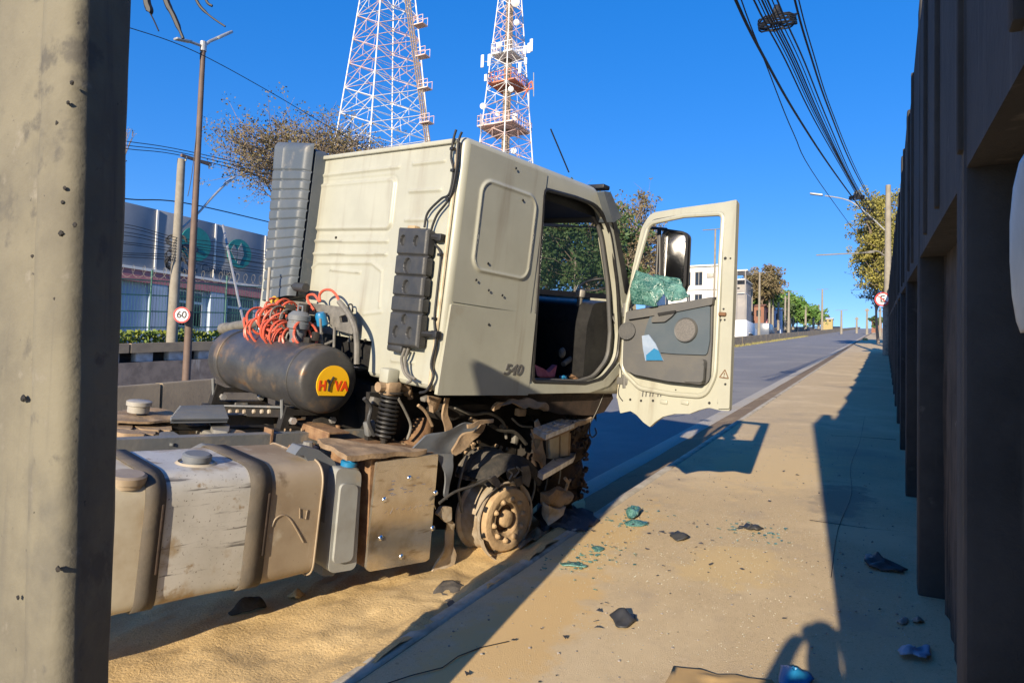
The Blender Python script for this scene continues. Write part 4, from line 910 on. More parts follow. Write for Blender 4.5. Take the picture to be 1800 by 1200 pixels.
# ---------------- rear wall skin with pressed ribs
xl, xr = XL_+.02, -.055
def P2(px, py): p = TY(px, py, YR); return (p.x, p.z)
ribs = [(P2(a, b), P2(c, d), w*.9, h*1.7) for a, b, c, d, w, h in [(570, 309, 703, 294, .012, .008), (728, 289, 783, 283, .012, .008), (722, 337, 776, 334, .012, .008), (714, 387, 766, 386, .012, .007), (552, 424, 682, 424, .012, .009), (548, 446, 680, 447, .012, .009), (582, 474, 634, 479, .010, .007), (690, 633, 728, 637, .012, .007), (560, 462, 655, 462, .012, .007), (655, 462, 672, 476, .012, .007), (560, 462, 546, 474, .012, .007), (672, 476, 668, 540, .012, .005), (640, 552, 672, 548, .01, .005)]]
pn = [P2(562, 324), P2(698, 314), P2(688, 404), P2(552, 404)]
pcx = sum(p[0] for p in pn)/4; pcz = sum(p[1] for p in pn)/4; phx = (pn[1][0]-pn[0][0]+pn[2][0]-pn[3][0])/4; phz = (pn[0][1]-pn[3][1]+pn[1][1]-pn[2][1])/4
def rear_h(x, z):
    h = 0
    for (a, b, w, hh) in ribs:
        dx, dz = b[0]-a[0], b[1]-a[1]; t = max(0, min(1, ((x-a[0])*dx+(z-a[1])*dz)/(dx*dx+dz*dz))); d2 = (x-a[0]-t*dx)**2+(z-a[1]-t*dz)**2
        if d2 < .004: h = max(h, hh*math.exp(-d2/(w*w)))
    qx = abs(x-pcx)-phx+.05; qz = abs(z-pcz)-phz+.05; d = math.hypot(max(qx, 0), max(qz, 0))+min(max(qx, qz), 0)-.05
    t = min(1, max(0, (.012-d)/.024)); h += .010*t*t*(3-2*t)+.007*math.exp(-((d+.012)/.010)**2)-.006*math.exp(-((d-.016)/.010)**2)
    h += .004*noise.noise(V((x*1.3, z*1.6, 2)))
    return h
zlo, zhi = ZB+.035, ZT-.045
mb = MB(); nu, nv = 250, 180
mb.relief(lambda u, v: V((xl+(xr-xl)*u, YR-.004-rear_h(xl+(xr-xl)*u, zlo+(zhi-zlo)*v), zlo+(zhi-zlo)*v)), nu, nv, lambda u, v: not (xl+(xr-xl)*u < cu.x+.0 and zlo+(zhi-zlo)*v < cu.z+.01))
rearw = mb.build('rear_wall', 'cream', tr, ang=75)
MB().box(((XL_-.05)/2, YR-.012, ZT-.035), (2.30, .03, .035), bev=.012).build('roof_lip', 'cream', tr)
q = MB(); q.tube([V((-.045, YR-.012, ZT-.05)), V((-.045, YR-.012, ZB))], .014, 8); q.build('corner_seam', 'creamdirty', tr)
q = MB()
for px, py in ((560, 379), (565, 392), (551, 415), (592, 418), (551, 376), (643, 598)):
    x, z = P2(px, py); q.lathe([(0, -.012), (.010, -.012), (.012, 0)], (x, YR, z), (0, 1, 0), 8)
q.build('rivet_hole', 'grime_shade', rearw)
# ---------------- right side: pressed skin panels
def side_pt(a, b): p = TS(a, b, .0); return (p.y, p.z)
wpn = [side_pt(843, 314), side_pt(938, 346), side_pt(929, 490), side_pt(833, 476)]
wcy = sum(p[0] for p in wpn)/4; wcz = sum(p[1] for p in wpn)/4; why = (wpn[1][0]-wpn[0][0]+wpn[2][0]-wpn[3][0])/4; whz = (wpn[0][1]-wpn[3][1]+wpn[1][1]-wpn[2][1])/4
def side_h(y, z):
    def sd(k, r): qx = abs(y-wcy)-why-k+r; qz = abs(z-wcz)-whz-k+r; return math.hypot(max(qx, 0), max(qz, 0))+min(max(qx, qz), 0)-r
    d = sd(0, .09); return .013*math.exp(-(d/.011)**2)+.005*(1 if d < 0 else 0)*min(1, -d/.02 if d < 0 else 0)+.003*noise.noise(V((y*1.5, z*1.2, 8)))
yA, yB_ = YR+.045, TS(951, 400).y-.006
seamz = side_pt(790, 531)[1]; seamz2 = side_pt(940, 548)[1]
mb = MB(); mb.relief(lambda u, v: V((.006+side_h(yA+(yB_-yA)*u, seamz+.006+(ZT-.05-seamz)*v), yA+(yB_-yA)*u, seamz+.006+(ZT-.05-seamz)*v)), 110, 140)
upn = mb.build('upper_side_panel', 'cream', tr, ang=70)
low_ = [(p.y, p.z) for p in [TS(*q) for q in [(791, 534), (940, 551), (926, 694), (766, 694)]]]
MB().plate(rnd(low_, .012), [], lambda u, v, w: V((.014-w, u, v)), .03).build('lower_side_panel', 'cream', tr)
q = MB()
for px, py in ((858, 463), (837, 492), (859, 510), (883, 519), (859, 570), (907, 296), (919, 352)):
    p = TS(px, py, .016); q.lathe([(0, .004), (.008, .004), (.010, 0)], p, (1, 0, 0), 8); q.build('bolt_hole', 'black', upn); q = MB()
# model number badge
c = TS(901, 650, .016); q = MB()
text_on(q, '540', .105, lambda x, y, z: c+V((.002+z, x*1.25, y)), .003, .25, bold=.0025); q.build('number_badge', 'trim', tr, smooth=False)
# door aperture seal and sill
loop = [V((-.002, y, z)) for y, z in ap]
MB().tube(loop, .016, 8, closed=True).build('door_seal', 'black', tr)
MB().tube([V((-.10, y, z)) for y, z in rnd([(cx_*.985-.008, cz_) for cx_, cz_ in ap], 0)], .02, 6, closed=True).build('inner_seal', 'trim', tr)
sp('door_sill', [(930, 674), (1030, 677), (1062, 668), (1090, 636), (1094, 650), (1070, 678), (1036, 690), (928, 692)], .012, .05, 'cream', r=.01)
sp('rocker_underside', [(928, 692), (1036, 690), (1072, 676), (1078, 700), (1062, 724), (1040, 730), (985, 728), (930, 712)], -.05, .5, 'rust_shade')
# front pillar with seal and sun visor
sp('front_pillar', [(1062, 352), (1072, 356), (1098, 470), (1106, 548), (1098, 556), (1084, 480)], .008, .05, 'cream', r=.02)
sp('pillar_seal', [(1070, 352), (1078, 360), (1106, 500), (1108, 520), (1099, 515), (1092, 470)], .016, .03, 'black', r=.01)
yp('front_edge', [(1086, 520), (1108, 520), (1112, 560), (1104, 640), (1096, 700), (1084, 700), (1092, 610)], .06, .08, 'creamdirty', r=.01)
v0 = [TS(a, b, .05) for a, b in ((1058, 336), (1070, 338), (1089, 382), (1074, 392))]
MB().plate(rnd([(p.y, p.z) for p in v0], .012), [], lambda u, v, w: V((.07-w, u, v)), 2.5).build('sun_visor', 'duct', tr)
stube('radio_aerial', [(968, 227), (984, 265), (1000, 303)], -.35, .006, 'black', sm=0)
q = MB(); q.box(TS(1050, 330, -.25), (.2, .10, .04), bev=.01); q.build('roof_lamp', 'black', tr)
sp('inner_panel', [(650, 690), (1030, 690), (1030, 800), (960, 870), (900, 930), (640, 930)], -.52, .04, 'grime_shade')
# hinge hardware at the front edge of the doorway
q = MB(); c = TY(1105, 583, -.02); q.lathe([(0, -.05), (.075, -.05), (.085, 0), (.075, .05), (0, .05)], c, (.2, -1, .1), 20); q.build('grab_mirror', 'blackplastic', tr)
for px, py in ((1098, 545), (1098, 670)):
    q = MB(); q.box(TY(px, py, .03), (.12, .09, .07), bev=.015); q.tube([TY(px, py-12, .0), TY(px, py+12, .0)], .02, 8); q.build('door_hinge', 'trim', tr)
ytube('door_harness', [(1094, 535), (1086, 548), (1078, 556), (1084, 572), (1094, 580)], .0, .010, 'black')
ytube('door_strap', [(1090, 640), (1094, 660), (1088, 690), (1096, 705)], .0, .012, 'grime_shade')
# ---------------- inside the cab
MB().plate(lw, [], lambda u, v, w: V((XL_+.03+w, u, v)), .006).build('far_side_window', 'sideglass', tr)
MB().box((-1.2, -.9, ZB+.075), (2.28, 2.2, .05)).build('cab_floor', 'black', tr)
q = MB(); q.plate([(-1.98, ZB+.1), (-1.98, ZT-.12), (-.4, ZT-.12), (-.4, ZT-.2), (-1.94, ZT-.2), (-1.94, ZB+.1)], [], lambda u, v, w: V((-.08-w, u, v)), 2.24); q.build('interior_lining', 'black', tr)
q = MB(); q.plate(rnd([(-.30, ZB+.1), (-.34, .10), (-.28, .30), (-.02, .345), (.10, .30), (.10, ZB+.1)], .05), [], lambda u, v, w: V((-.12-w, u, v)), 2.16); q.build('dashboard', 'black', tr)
def seat(cx):
    s = MB().box((cx, -.95, -.16), (.50, .52, .16), bev=.05).build('seat', 'cloth', tr)
    MB().box((cx, -1.22, .22), (.48, .16, .72), Matrix.Rotation(-.16, 3, 'X'), .06).build('backrest', 'cloth', s)
    MB().box((cx, -.95, -.32), (.36, .4, .2), bev=.03).build('seat_base', 'black', s)
seat(-1.85); 
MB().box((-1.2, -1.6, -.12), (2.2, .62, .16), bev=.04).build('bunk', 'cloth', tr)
_a = min(y for y, z in lw)-.06; _b = max(y for y, z in lw)+.06; _c = min(z for y, z in lw)-.06; _d = max(z for y, z in lw)+.06
MB().plate([(YR+.06, ZB+.06), (_b, ZB+.06), (_b, _c), (_b, _d), (min(_b, -.42), ZT-.10), (YR+.06, ZT-.10)], [lw], lambda u, v, w: V((XL_+.055+w, u, v)), .01).build('far_door_trim', 'black', tr)  # black sheet added to darken the sunlit far side of the interior
c = TS(1048, 500, -1.7); MB().tube([c+Matrix.Rotation(.5, 3, 'X') @ V((.21*math.cos(t*.2618), .21*math.sin(t*.2618), 0)) for t in range(24)], .014, 8, closed=True).build('steering_wheel', 'black', tr)
q = MB(); q.tube(spline([TS(1021, 512, -.28), TS(1017, 545, -.28), TS(1013, 590, -.28), TS(1010, 622, -.28), TS(990, 640, -.26)], 6), .024, 10); q.build('corrugated_hose', 'hosegrey', tr)
q = MB(); q.box(TS(1020, 516, -.28), (.07, .07, .07), bev=.015); q.build('hose_clip', 'whiteplastic', tr)
q = MB(); q.ico(TS(988, 620, -.26), .032, 2, (1, 1, 1.5)); q.build('gear_knob', 'hosegrey', tr)
# ---------------- roof cables down the rear corner
YC = YR-.035
ytube('roof_cable', [(802, 228), (797, 246), (793, 275), (797, 300), (790, 340), (775, 350), (752, 374), (746, 400)], YC, .008, 'wire')
ytube('roof_cable', [(812, 232), (806, 250), (803, 290), (796, 330), (788, 352), (770, 375), (762, 392), (758, 405)], YC, .008, 'wire')
ytube('roof_cable', [(765, 430), (775, 448), (770, 500), (764, 560), (766, 600), (758, 640), (762, 662), (750, 686), (738, 690)], YC, .009, 'wire')
q = MB()
for px, py in ((796, 262), (797, 300), (788, 350), (774, 448), (764, 560)): q = MB(); q.box(TY(px, py, YC), (.03, .03, .018)); q.build('cable_tie', 'black', tr)
ytube('cab_pipe', [(712, 612), (706, 632), (711, 655), (722, 668), (716, 672)], YR-.08, .010, 'hosegrey')
ytube('cab_pipe', [(718, 612), (712, 635), (716, 656), (730, 666)], YR-.08, .010, 'hosegrey')
# ---------------- segmented black reservoir on the rear wall
YQ = YR-.10
def qp(px, py): p = TY(px, py, YQ); return V((p.x, p.z))
qtl, qtr, qbr, qbl = qp(699, 399), qp(752, 401), qp(732, 612), qp(678, 606)
def qpt(u, v): return (qtl*(1-u)+qtr*u)*(1-v)+(qbl*(1-u)+qbr*u)*v
W_ = (qtr-qtl).length; H_q = (qbl-qtl).length
cuts = [.23, .40, .575, .71]; dimp = [(.22, .11, .05), (.66, .11, .05), (.45, .32, .07), (.47, .50, .065), (.52, .77, .05), (.28, .88, .055), (.72, .88, .055)]
def qh(u, v):
    x, z = u*W_, v*H_q; h = 0
    for c_ in cuts: h -= .016*math.exp(-((z-c_*H_q)/.007)**2)
    for a, b_, r in dimp:
        d = math.hypot((x-a*W_)/.72, z-b_*H_q)/r*1.35
        if d < 1: h -= .045*(1-d**4)
    e = min(x, W_-x, z, H_q-z); h -= .02*(1-min(1, e/.022))**2
    return h
def qfn(u, v): p = qpt(u, v); return V((p.x, YQ-qh(u, v), p.y))
res = MB().relief(qfn, 60, 190).build('reservoir_face', 'blackplastic', tr, ang=60)
q = MB()
for i in range(5):
    v0_, v1_ = ([0]+cuts)[i]+.008, (cuts+[1])[i]-.008
    pts = [qpt(.0, v0_), qpt(1., v0_), qpt(1., v1_), qpt(.0, v1_)]
    q.plate(rnd([tuple(p) for p in pts], .02), [], lambda u, v, w: V((u, YQ+.019+w, v)), .05)
q.plate([tuple(qpt(.06, .02)), tuple(qpt(.94, .02)), tuple(qpt(.94, .98)), tuple(qpt(.06, .98))], [], lambda u, v, w: V((u, YQ+.03+w, v)), .035)
q.build('reservoir_tank', 'blackplastic', tr)
q = MB(); q.box(TY(727, 402, YQ+.06), (.08, .05, .035), bev=.008); q.build('reservoir_cap', 'rimsand', res)
q = MB(); q.box(TY(700, 612, YQ+.05), (.16, .08, .05), bev=.015); q.build('reservoir_foot', 'blackplastic', res)
for a, b in (((748, 416), (778, 418)), ((734, 586), (770, 588))):
    q = MB(); q.tube([TY(*a, YQ+.04), TY(*b, YR-.03)], .022, 8); q.box(TY(b[0]-4, b[1], YR-.03), (.06, .05, .05), bev=.008); q.build('bracket', 'black', tr)
# ---------------- tall air intake duct at the rear left corner
YD = YR-.12
def dp_(px, py): p = TY(px, py, YD); return V((p.x, p.z))
dtl, dtr, dbr, dbl = dp_(490, 250), dp_(553, 252), dp_(520, 520), dp_(468, 530)
def dpt(u, v):
    p = (dtl*(1-u)+dtr*u)*(1-v)+(dbl*(1-u)+dbr*u)*v; return p
Wd_, Hd_ = (dtr-dtl).length, (dbl-dtl).length
def dh(u, v):
    h = 0; 
    for k in range(3, 16):
        c_ = k/16; h -= .010*math.exp(-((v-c_)*Hd_/.008)**2)
    h += .012*math.exp(-((u-.38)*Wd_/.012)**2)
    e = min(u*Wd_, (1-u)*Wd_, v*Hd_*.7); h -= .06*(1-min(1, e/.06))**2.2
    return h
def dfn(u, v): p = dpt(u, v); return V((p.x, YD-.06-dh(u, v), p.y))
du = MB().relief(dfn, 50, 260).build('air_duct', 'duct', tr, ang=60)
q = MB(); q.plate(rnd([tuple(dpt(.0, .03)), tuple(dpt(1., .03)), tuple(dpt(1., 1.)), tuple(dpt(0, 1.))], .05), [], lambda u, v, w: V((u, YD+.025+w, v)), .10); q.build('duct_back', 'duct', tr)
q = MB(); 
pass
# ---------------- open door (plane across the truck at the hinge)
YO = -.01
d_out = [(1145, 374), (1200, 365), (1297, 352), (1291, 520), (1283, 722), (1266, 721), (1246, 716), (1230, 720), (1212, 727), (1186, 727), (1165, 732), (1152, 741), (1142, 750), (1131, 742), (1118, 728), (1108, 722), (1090, 726), (1085, 700), (1090, 640), (1097, 560), (1112, 470), (1128, 398)]
d_r = [.05, 0, .03, 0, .02, 0, .02, 0, 0, 0, .01, 0, .004, 0, .02, 0, .01, 0, 0, 0, 0, .08]
hole = [(1149, 388), (1205, 378), (1272, 374), (1268, 460), (1262, 524), (1180, 536), (1107, 548), (1102, 535), (1118, 470), (1140, 398)]
def pl(px, Y): return [(TY(a, b, Y).x, TY(a, b, Y).z) for a, b in px]
oo = rnd(pl(d_out, YO), d_r); hh_ = rnd(pl(hole, YO), [.03, 0, .05, 0, .01, 0, 0, .01, 0, .05])
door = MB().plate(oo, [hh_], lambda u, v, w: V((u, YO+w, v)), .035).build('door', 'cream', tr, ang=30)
MB().plate(rnd(pl([(1276, 356), (1297, 352), (1284, 718), (1264, 718)], YO-.0), .01), [], lambda u, v, w: V((u, YO-.022+w, v)), .024).build('door_edge', 'cream', door)
# raised flange round the window and the trim
fl = rnd(pl([(1148, 392), (1205, 380), (1273, 376), (1268, 455), (1258, 660), (1240, 697), (1180, 692), (1125, 682), (1096, 652), (1098, 600), (1104, 535), (1120, 470), (1140, 400)], YO), [.03, 0, .05, 0, .06, .08, 0, .05, .06, 0, 0, 0, .05])
MB().tube([V((a, YO-.012, b)) for a, b in fl], .020, 8, closed=True).build('door_flange', 'cream', door)
MB().tube([V((a, YO-.004, b)) for a, b in hh_], .011, 8, closed=True).build('window_seal', 'black', door)
# inner trim panel as a pressed relief
tp = pl([(1104, 548), (1258, 521), (1248, 678), (1094, 652)], YO)
TPX0, TPX1 = TY(1098, 600, YO).x, TY(1254, 600, YO).x; TPZ0, TPZ1 = TY(1248, 682, YO).z, TY(1255, 519, YO).z
tpoly = rnd(pl([(1103, 548), (1180, 536), (1256, 522), (1254, 600), (1250, 668), (1240, 678), (1180, 672), (1118, 660), (1098, 648), (1097, 600)], YO), [.03, 0, .02, 0, .04, .04, 0, .05, .05, 0])
MB().plate(tpoly, [], lambda u, v, w: V((u, YO-.03+w, v)), .032).build('door_trim', 'trim', door)
MB().plate(rnd(pl([(1144, 556), (1152, 551), (1210, 543), (1250, 537), (1249, 600), (1244, 624), (1190, 622), (1140, 618), (1131, 606), (1136, 580)], YO-.03), .025), [], lambda u, v, w: V((u, YO-.048+w, v)), .02).build('trim_insert', 'trimblue', door)
MB().plate(rnd(pl([(1160, 552), (1192, 548), (1184, 557), (1172, 566), (1148, 567), (1150, 558)], YO-.04), .015), [], lambda u, v, w: V((u, YO-.075+w, v)), .03).build('pull_handle', 'trim', door)
MB().plate(rnd(pl([(1160, 551), (1192, 546), (1190, 551), (1162, 556)], YO-.04), .008), [], lambda u, v, w: V((u, YO-.085+w, v)), .03).build('handle_slot', 'black', door)
MB().plate(rnd(pl([(1108, 620), (1160, 624), (1206, 628), (1244, 632), (1241, 676), (1180, 670), (1120, 658), (1110, 650)], YO-.03), .03), [], lambda u, v, w: V((u, YO-.095+w, v)), .06).build('map_pocket', 'trim', door)
MB().plate(rnd(pl([(1204, 641), (1240, 639), (1238, 672), (1204, 671)], YO-.09), .03), [], lambda u, v, w: V((u, YO-.115+w, v)), .03).build('pocket_bulge', 'trim', door)
MB().plate(rnd(pl([(1106, 550), (1180, 538), (1256, 523), (1255, 536), (1180, 551), (1108, 562)], YO-.03), .015), [], lambda u, v, w: V((u, YO-.065+w, v)), .04).build('waist_rail', 'trim', door)
c = TY(1206, 580, YO-.05); MB().lathe([(0, .014), (.086, .014), (.096, .020), (.102, .008), (.102, -.01)], c, (0, -1, 0), 32).build('speaker_rim', 'trim', door)
MB().lathe([(0, .018), (.087, .016)], c, (0, -1, 0), 32).build('speaker_grille', 'speaker', door)
# latch, holes, slots and the warning sticker on the door edge
q = MB()
for px, py, r in ((1275, 454, .012), (1284, 454, .007), (1272, 543, .008), (1267, 562, .008), (1274, 562, .008), (1108, 702, .011), (1127, 704, .011), (1148, 704, .011), (1247, 708, .011), (1275, 675, .009), (1188, 685, .006)):
    q.lathe([(0, .003), (r, .003), (r, -.01)], TY(px, py, YO-.024 if px > 1255 else YO), (0, -1, 0), 10)
q.build('door_hole', 'black', door)
q = MB(); q.box(TY(1270, 552, YO-.03), (.06, .03, .03), bev=.008); q.build('door_latch', 'brownrust', door)
q = MB()
for px in (1130, 1136, 1143, 1148, 1157, 1162): p = TY(px, 691, YO-.003); q.box(p, (.008, .008, .055))
q.build('drain_slot', 'trim', door)
q = MB()
for px, py in ((1167, 706), (1204, 707), (1268, 706)): q.box(TY(px, py, YO-.004), (.07, .02, .035), bev=.008)
q.build('clip_mount', 'cream', door)
c = TY(1273, 659, YO-.026); q = MB()
for k in range(3):
    a = math.pi/2+k*2*math.pi/3; b = a+2*math.pi/3; q.tube([c+V((.042*math.cos(a), 0, .042*math.sin(a))), c+V((.042*math.cos(b), 0, .042*math.sin(b)))], .004, 5)
text_on(q, '!', .05, lambda x, y, z: c+V((x, -.002-z, y)), .002); q.build('warning_mark', 'brownrust', door)
# mirror seen through the empty door window
YM = .16
mo = rnd(pl([(1170, 402), (1203, 407), (1211, 414), (1207, 500), (1200, 520), (1160, 510), (1164, 412)], YM), [.03, .02, .04, 0, .02, .02, .03])
mi = rnd(pl([(1173, 406), (1202, 411), (1206, 418), (1202, 500), (1196, 514), (1167, 505), (1169, 413)], YM), [.03, .02, .04, 0, .02, .02, .03])
mr = MB().plate(mo, [mi], lambda u, v, w: V((u, YM-.01+w, v)), .03).build('mirror_frame', 'black', tr)
_mz = min(z for x, z in mi)
MB().plate(mi, [], lambda u, v, w: V((u, YM-.004+w+.05*(u-mi[0][0])+.06*(v-_mz), v)), .004).build('mirror_glass', 'chrome', mr, smooth=False)
MB().plate(rnd([(a, b) for a, b in mo], 0), [], lambda u, v, w: V((u, YM+.035+w, v)), .012).build('mirror_housing', 'blackplastic', mr)
for a, b in (((1138, 400), (1172, 403)), ((1158, 402), (1152, 520)), ((1160, 402), (1160, 512))):
    q = MB(); q.tube([TY(*a, YM), TY(*b, YM)], .013, 8); q.build('mirror_arm', 'black', mr)

# ---------------- fuel tank, straps, caps
XO = -.03; ZT_, ZB_ = -.90, -1.555
def tank_prof(g=0.): return rnd([(XO-.62-g, ZB_-g), (XO-.62-g, ZT_+g), (XO+g, ZT_+g), (XO+g, ZB_-g)], [.08, .08, .135+g, .09+g], 8)
y_e = TS(562, 900, XO).y
def tank_sec(ya, yb, m, name, g=0., seed=0):
    pr = tank_prof(g); mb = MB(); n = len(pr); st = max(2, int((yb-ya)/.04)); rows = []
    for i in range(st+1):
        t = i/st; y = ya+(yb-ya)*t; e = 0
        rows.append([(x+.010*noise.noise(V((y*2.5, z*2.2, seed)))*(1 if x > XO-.2 else .3), y, z+.006*noise.noise(V((y*3, x*4, seed+3)))) for x, z in pr])
    vs = [p for r in rows for p in r]; fs = [(i*n+j, i*n+(j+1) % n, (i+1)*n+(j+1) % n, (i+1)*n+j) for i in range(st) for j in range(n)]
    fs += [tuple(range(n)), tuple(range(st*n+n-1, st*n-1, -1))]
    return mb.add(vs, fs).build(name, m, tr, ang=40)
yj1 = TS(262, 950, XO).y; yj2 = TS(447, 930, XO).y
tank_sec(-4.9, yj1, 'tankcream', 'fuel_tank', 0, 1); tank_sec(yj1, yj2-.0, 'tankwhite', 'tank_section', 0, 2); tank_sec(yj2, y_e, 'tankbrown', 'tank_section', 0, 3)
def strap(px0, px1, name='tank_strap'):
    y0, y1 = TS(px0, 950, XO).y, TS(px1, 950, XO).y; pr = tank_prof(.012); q = MB()
    n = len(pr); vs = [(x, y, z) for y in (y0, y1) for x, z in pr]; q.add(vs, [(j, (j+1) % n, n+(j+1) % n, n+j) for j in range(n)])
    o = q.build(name, 'strap', tr); s = o.modifiers.new('thickness', 'SOLIDIFY'); s.thickness = .01
    q = MB(); q.box((XO+.012, y1-.012, -1.2), (.012, .012, .34), bev=.004); q.build('strap_clamp', 'rust_shade', o)
strap(247, 283); strap(430, 466)
q = MB(); pr = tank_prof(.006); q.tube([V((x, y_e-.005, z)) for x, z in pr], .006, 6, closed=True); q.build('tank_rim', 'tankbrown', tr)
def cap(c, r, h, m, name, par=tr):
    return MB().lathe([(0, h), (r*.85, h), (r, h*.85), (r, h*.35), (r*.9, h*.3), (r*.9, 0)], c, (.06, 0, 1), 24).build(name, m, par)
cap(TZ(222, 846, ZT_-.03)+V((.0, 0, -.02)), .085, .06, 'tankbrown', 'fuel_cap'); cap(TZ(345, 814, ZT_+.0), .072, .055, 'greyplastic', 'fuel_cap')
MB().lathe([(.08, .0), (.09, .012), (.105, .0)], TZ(345, 814, ZT_), (0, 0, 1), 24).build('cap_collar', 'tankcream', tr)
# fuel drop badge pressed into the tank end, pick-up pipe shape
q = MB(); pts = [TS(a, b, XO+.003) for a, b in ((478, 925), (484, 912), (496, 905), (508, 910), (520, 928), (533, 952))]; q.tube(spline(pts, 5), .005, 6)
q.tube([TS(a, b, XO+.006) for a, b in ((527, 893), (540, 896), (537, 912), (527, 910))], .003, 5, closed=True); q.build('tank_emboss', 'tankbrown', tr)
sp('strap_bracket', [(518, 800), (530, 784), (560, 790), (588, 810), (602, 850), (596, 1000), (585, 1012), (566, 1012), (572, 880), (560, 838), (535, 800)], XO-.10, .10, 'greyplastic', r=.01)
# grey urea tank with the blue cap
gp = [TS(a, b, XO-.02) for a, b in ((592, 822), (636, 826), (626, 1000), (577, 1008))]
MB().plate(rnd([(p.y, p.z) for p in gp], .05), [], lambda u, v, w: V((XO-.02-w, u, v)), .55).build('urea_tank', 'greytank', tr, ang=50)
MB().plate(rnd([(p.y, p.z) for p in [TS(a, b, XO) for a, b in ((600, 850), (630, 852), (620, 985), (586, 992))]], .04), [], lambda u, v, w: V((XO+.0-w, u, v)), .05).build('tank_front', 'greytank', tr)
bc = TS(612, 822, XO-.10); MB().lathe([(.065, -.04), (.065, .0), (.05, .01)], bc, (0, 0, 1), 20).build('filler_neck', 'greytank', tr)
b = cap(bc+V((0, 0, .0)), .05, .045, 'bluecap', 'urea_cap'); MB().box(bc+V((0, 0, .05)), (.085, .03, .025), bev=.006).build('cap_grip', 'bluecap', b)
# polished battery box
fa = [TS(a, b, XO+.01) for a, b in ((662, 812), (770, 797), (754, 982), (748, 986), (648, 1004), (643, 998))]
bx = MB().plate(rnd([(p.y, p.z) for p in [TS(a, b, XO-.02) for a, b in ((652, 806), (768, 796), (752, 980), (645, 1000))]], .01), [], lambda u, v, w: V((XO-.02-w, u, v)), .55).build('battery_box', 'brownrust', tr)
def wavy(p): return p
MB().plate(rnd([(p.y, p.z) for p in fa], .012), [], lambda u, v, w: V((XO+.014-w, u, v)), .02).build('steel_cover_plate', 'steel', bx)
q = MB()
for px, py in ((722, 834), (768, 860), (678, 872), (763, 922), (672, 939), (708, 972)): q.lathe([(0, .010), (.010, .010), (.017, .004), (.019, 0)], TS(px-2, py+6, XO+.014), (1, 0, 0), 12)
q.build('cover_bolt', 'chrome', bx)
q = MB(); random.seed(12)
for i in range(9):
    px = 676+i*10.2; py = 902-i*1.6; a = TS(px, py+random.uniform(-4, 4), XO+.015); b_ = TS(px+5, py-6+random.uniform(-3, 3), XO+.015); d_ = TS(px+8, py+5, XO+.015); q.tube([a, b_, d_], .0016, 4)
for i in range(14):
    px = random.uniform(680, 755); py = random.uniform(838, 870); q.tube([TS(px, py, XO+.015), TS(px+random.uniform(4, 10), py-1, XO+.015)], .002, 4)
q.build('scratched_mark', 'steel', bx)
tz = ZT_+.045
top = [TZ(a, b, tz) for a, b in ((556, 770), (600, 772), (770, 796), (655, 816), (640, 812))]
top = [V((min(p_.x, XO+.018), p_.y, p_.z)) for p_ in top]
MB().plate(rnd([(p.x, p.y) for p in top], .02), [], lambda u, v, w: V((u, v, tz+.0-w)), .03).build('box_lid', 'dustbrown', bx)
crumple(bpy.data.objects['box_lid'], .012, 9, 4)
ce = TS(578, 663, -.78)
# ---------------- chassis rails, crossmembers, brackets
ZC = -.885
for X, nm in ((-.82, 'frame_rail'), (-1.62, 'frame_rail')):
    pr = [(X, ZC), (X-.075, ZC), (X-.075, ZC-.008), (X-.008, ZC-.012), (X-.008, ZC-.262), (X-.075, ZC-.266), (X-.075, ZC-.274), (X, ZC-.274)]
    if X < -1: pr = [(2*X-.0-x, z) for x, z in pr]
    MB().plate(pr, [], lambda u, v, w: V((u, -5.2+w, v)), 5.3).build(nm, 'chassis', tr)
for y in (-4.45, -3.65, -2.95, -2.1, -1.1):
    MB().plate(rnd([(y-.09, ZC-.03), (y+.09, ZC-.03), (y+.06, ZC-.22), (y-.06, ZC-.22)], .02), [], lambda u, v, w: V((-.90-w, u, v)), .65).build('crossmember', 'chassis', tr)
random.seed(21); q = MB()
for y in [-4.8+.17*k for k in range(18)]: 
    for z in (-.98, -1.12): q.lathe([(0, .022), (.012, .022), (.014, .012), (.02, .012), (.02, 0)], (-.82, y, z), (1, 0, 0), 6)
q.build('frame_bolt', 'brownrust', tr)
# hardware that lies between rail and tank
for px, py in ((410, 800), (425, 798), (438, 800)): q = MB(); c = TS(px, py, -.66); q.tube([c-V((.16, 0, 0)), c+V((.02, 0, 0))], .018, 8); q.lathe([(0, .03), (.03, .03), (.03, 0)], c, (1, 0, 0), 6); q.build('hose_fitting', 'brownrust', tr)
for (a, b_, c, d) in ((330, 792, 386, 784), (202, 800, 258, 812), (380, 792, 470, 830), (498, 792, 540, 800)):
    p0, p1 = TS(a, b_, -.64), TS(c, d, -.64); q = MB(); q.plate(rnd([(-.02, -.03), (.10, .02), ((p1-p0).length, 0), ((p1-p0).length, -.09), (.03, -.09)], .01), [], lambda u, v, w, p0=p0, d_=(p1-p0).normalized(): p0+d_*u+V((-w, 0, v)), .06); q.build('tank_bracket', 'chassis', tr)
q = MB(); q.box(TS(540, 790, -.5), (.12, .10, .06), bev=.01); q.lathe([(0, .03), (.03, .03), (.035, 0)], TS(541, 784, -.45), (0, 0, 1), 10); q.build('mounting_bracket', 'chassis', tr)
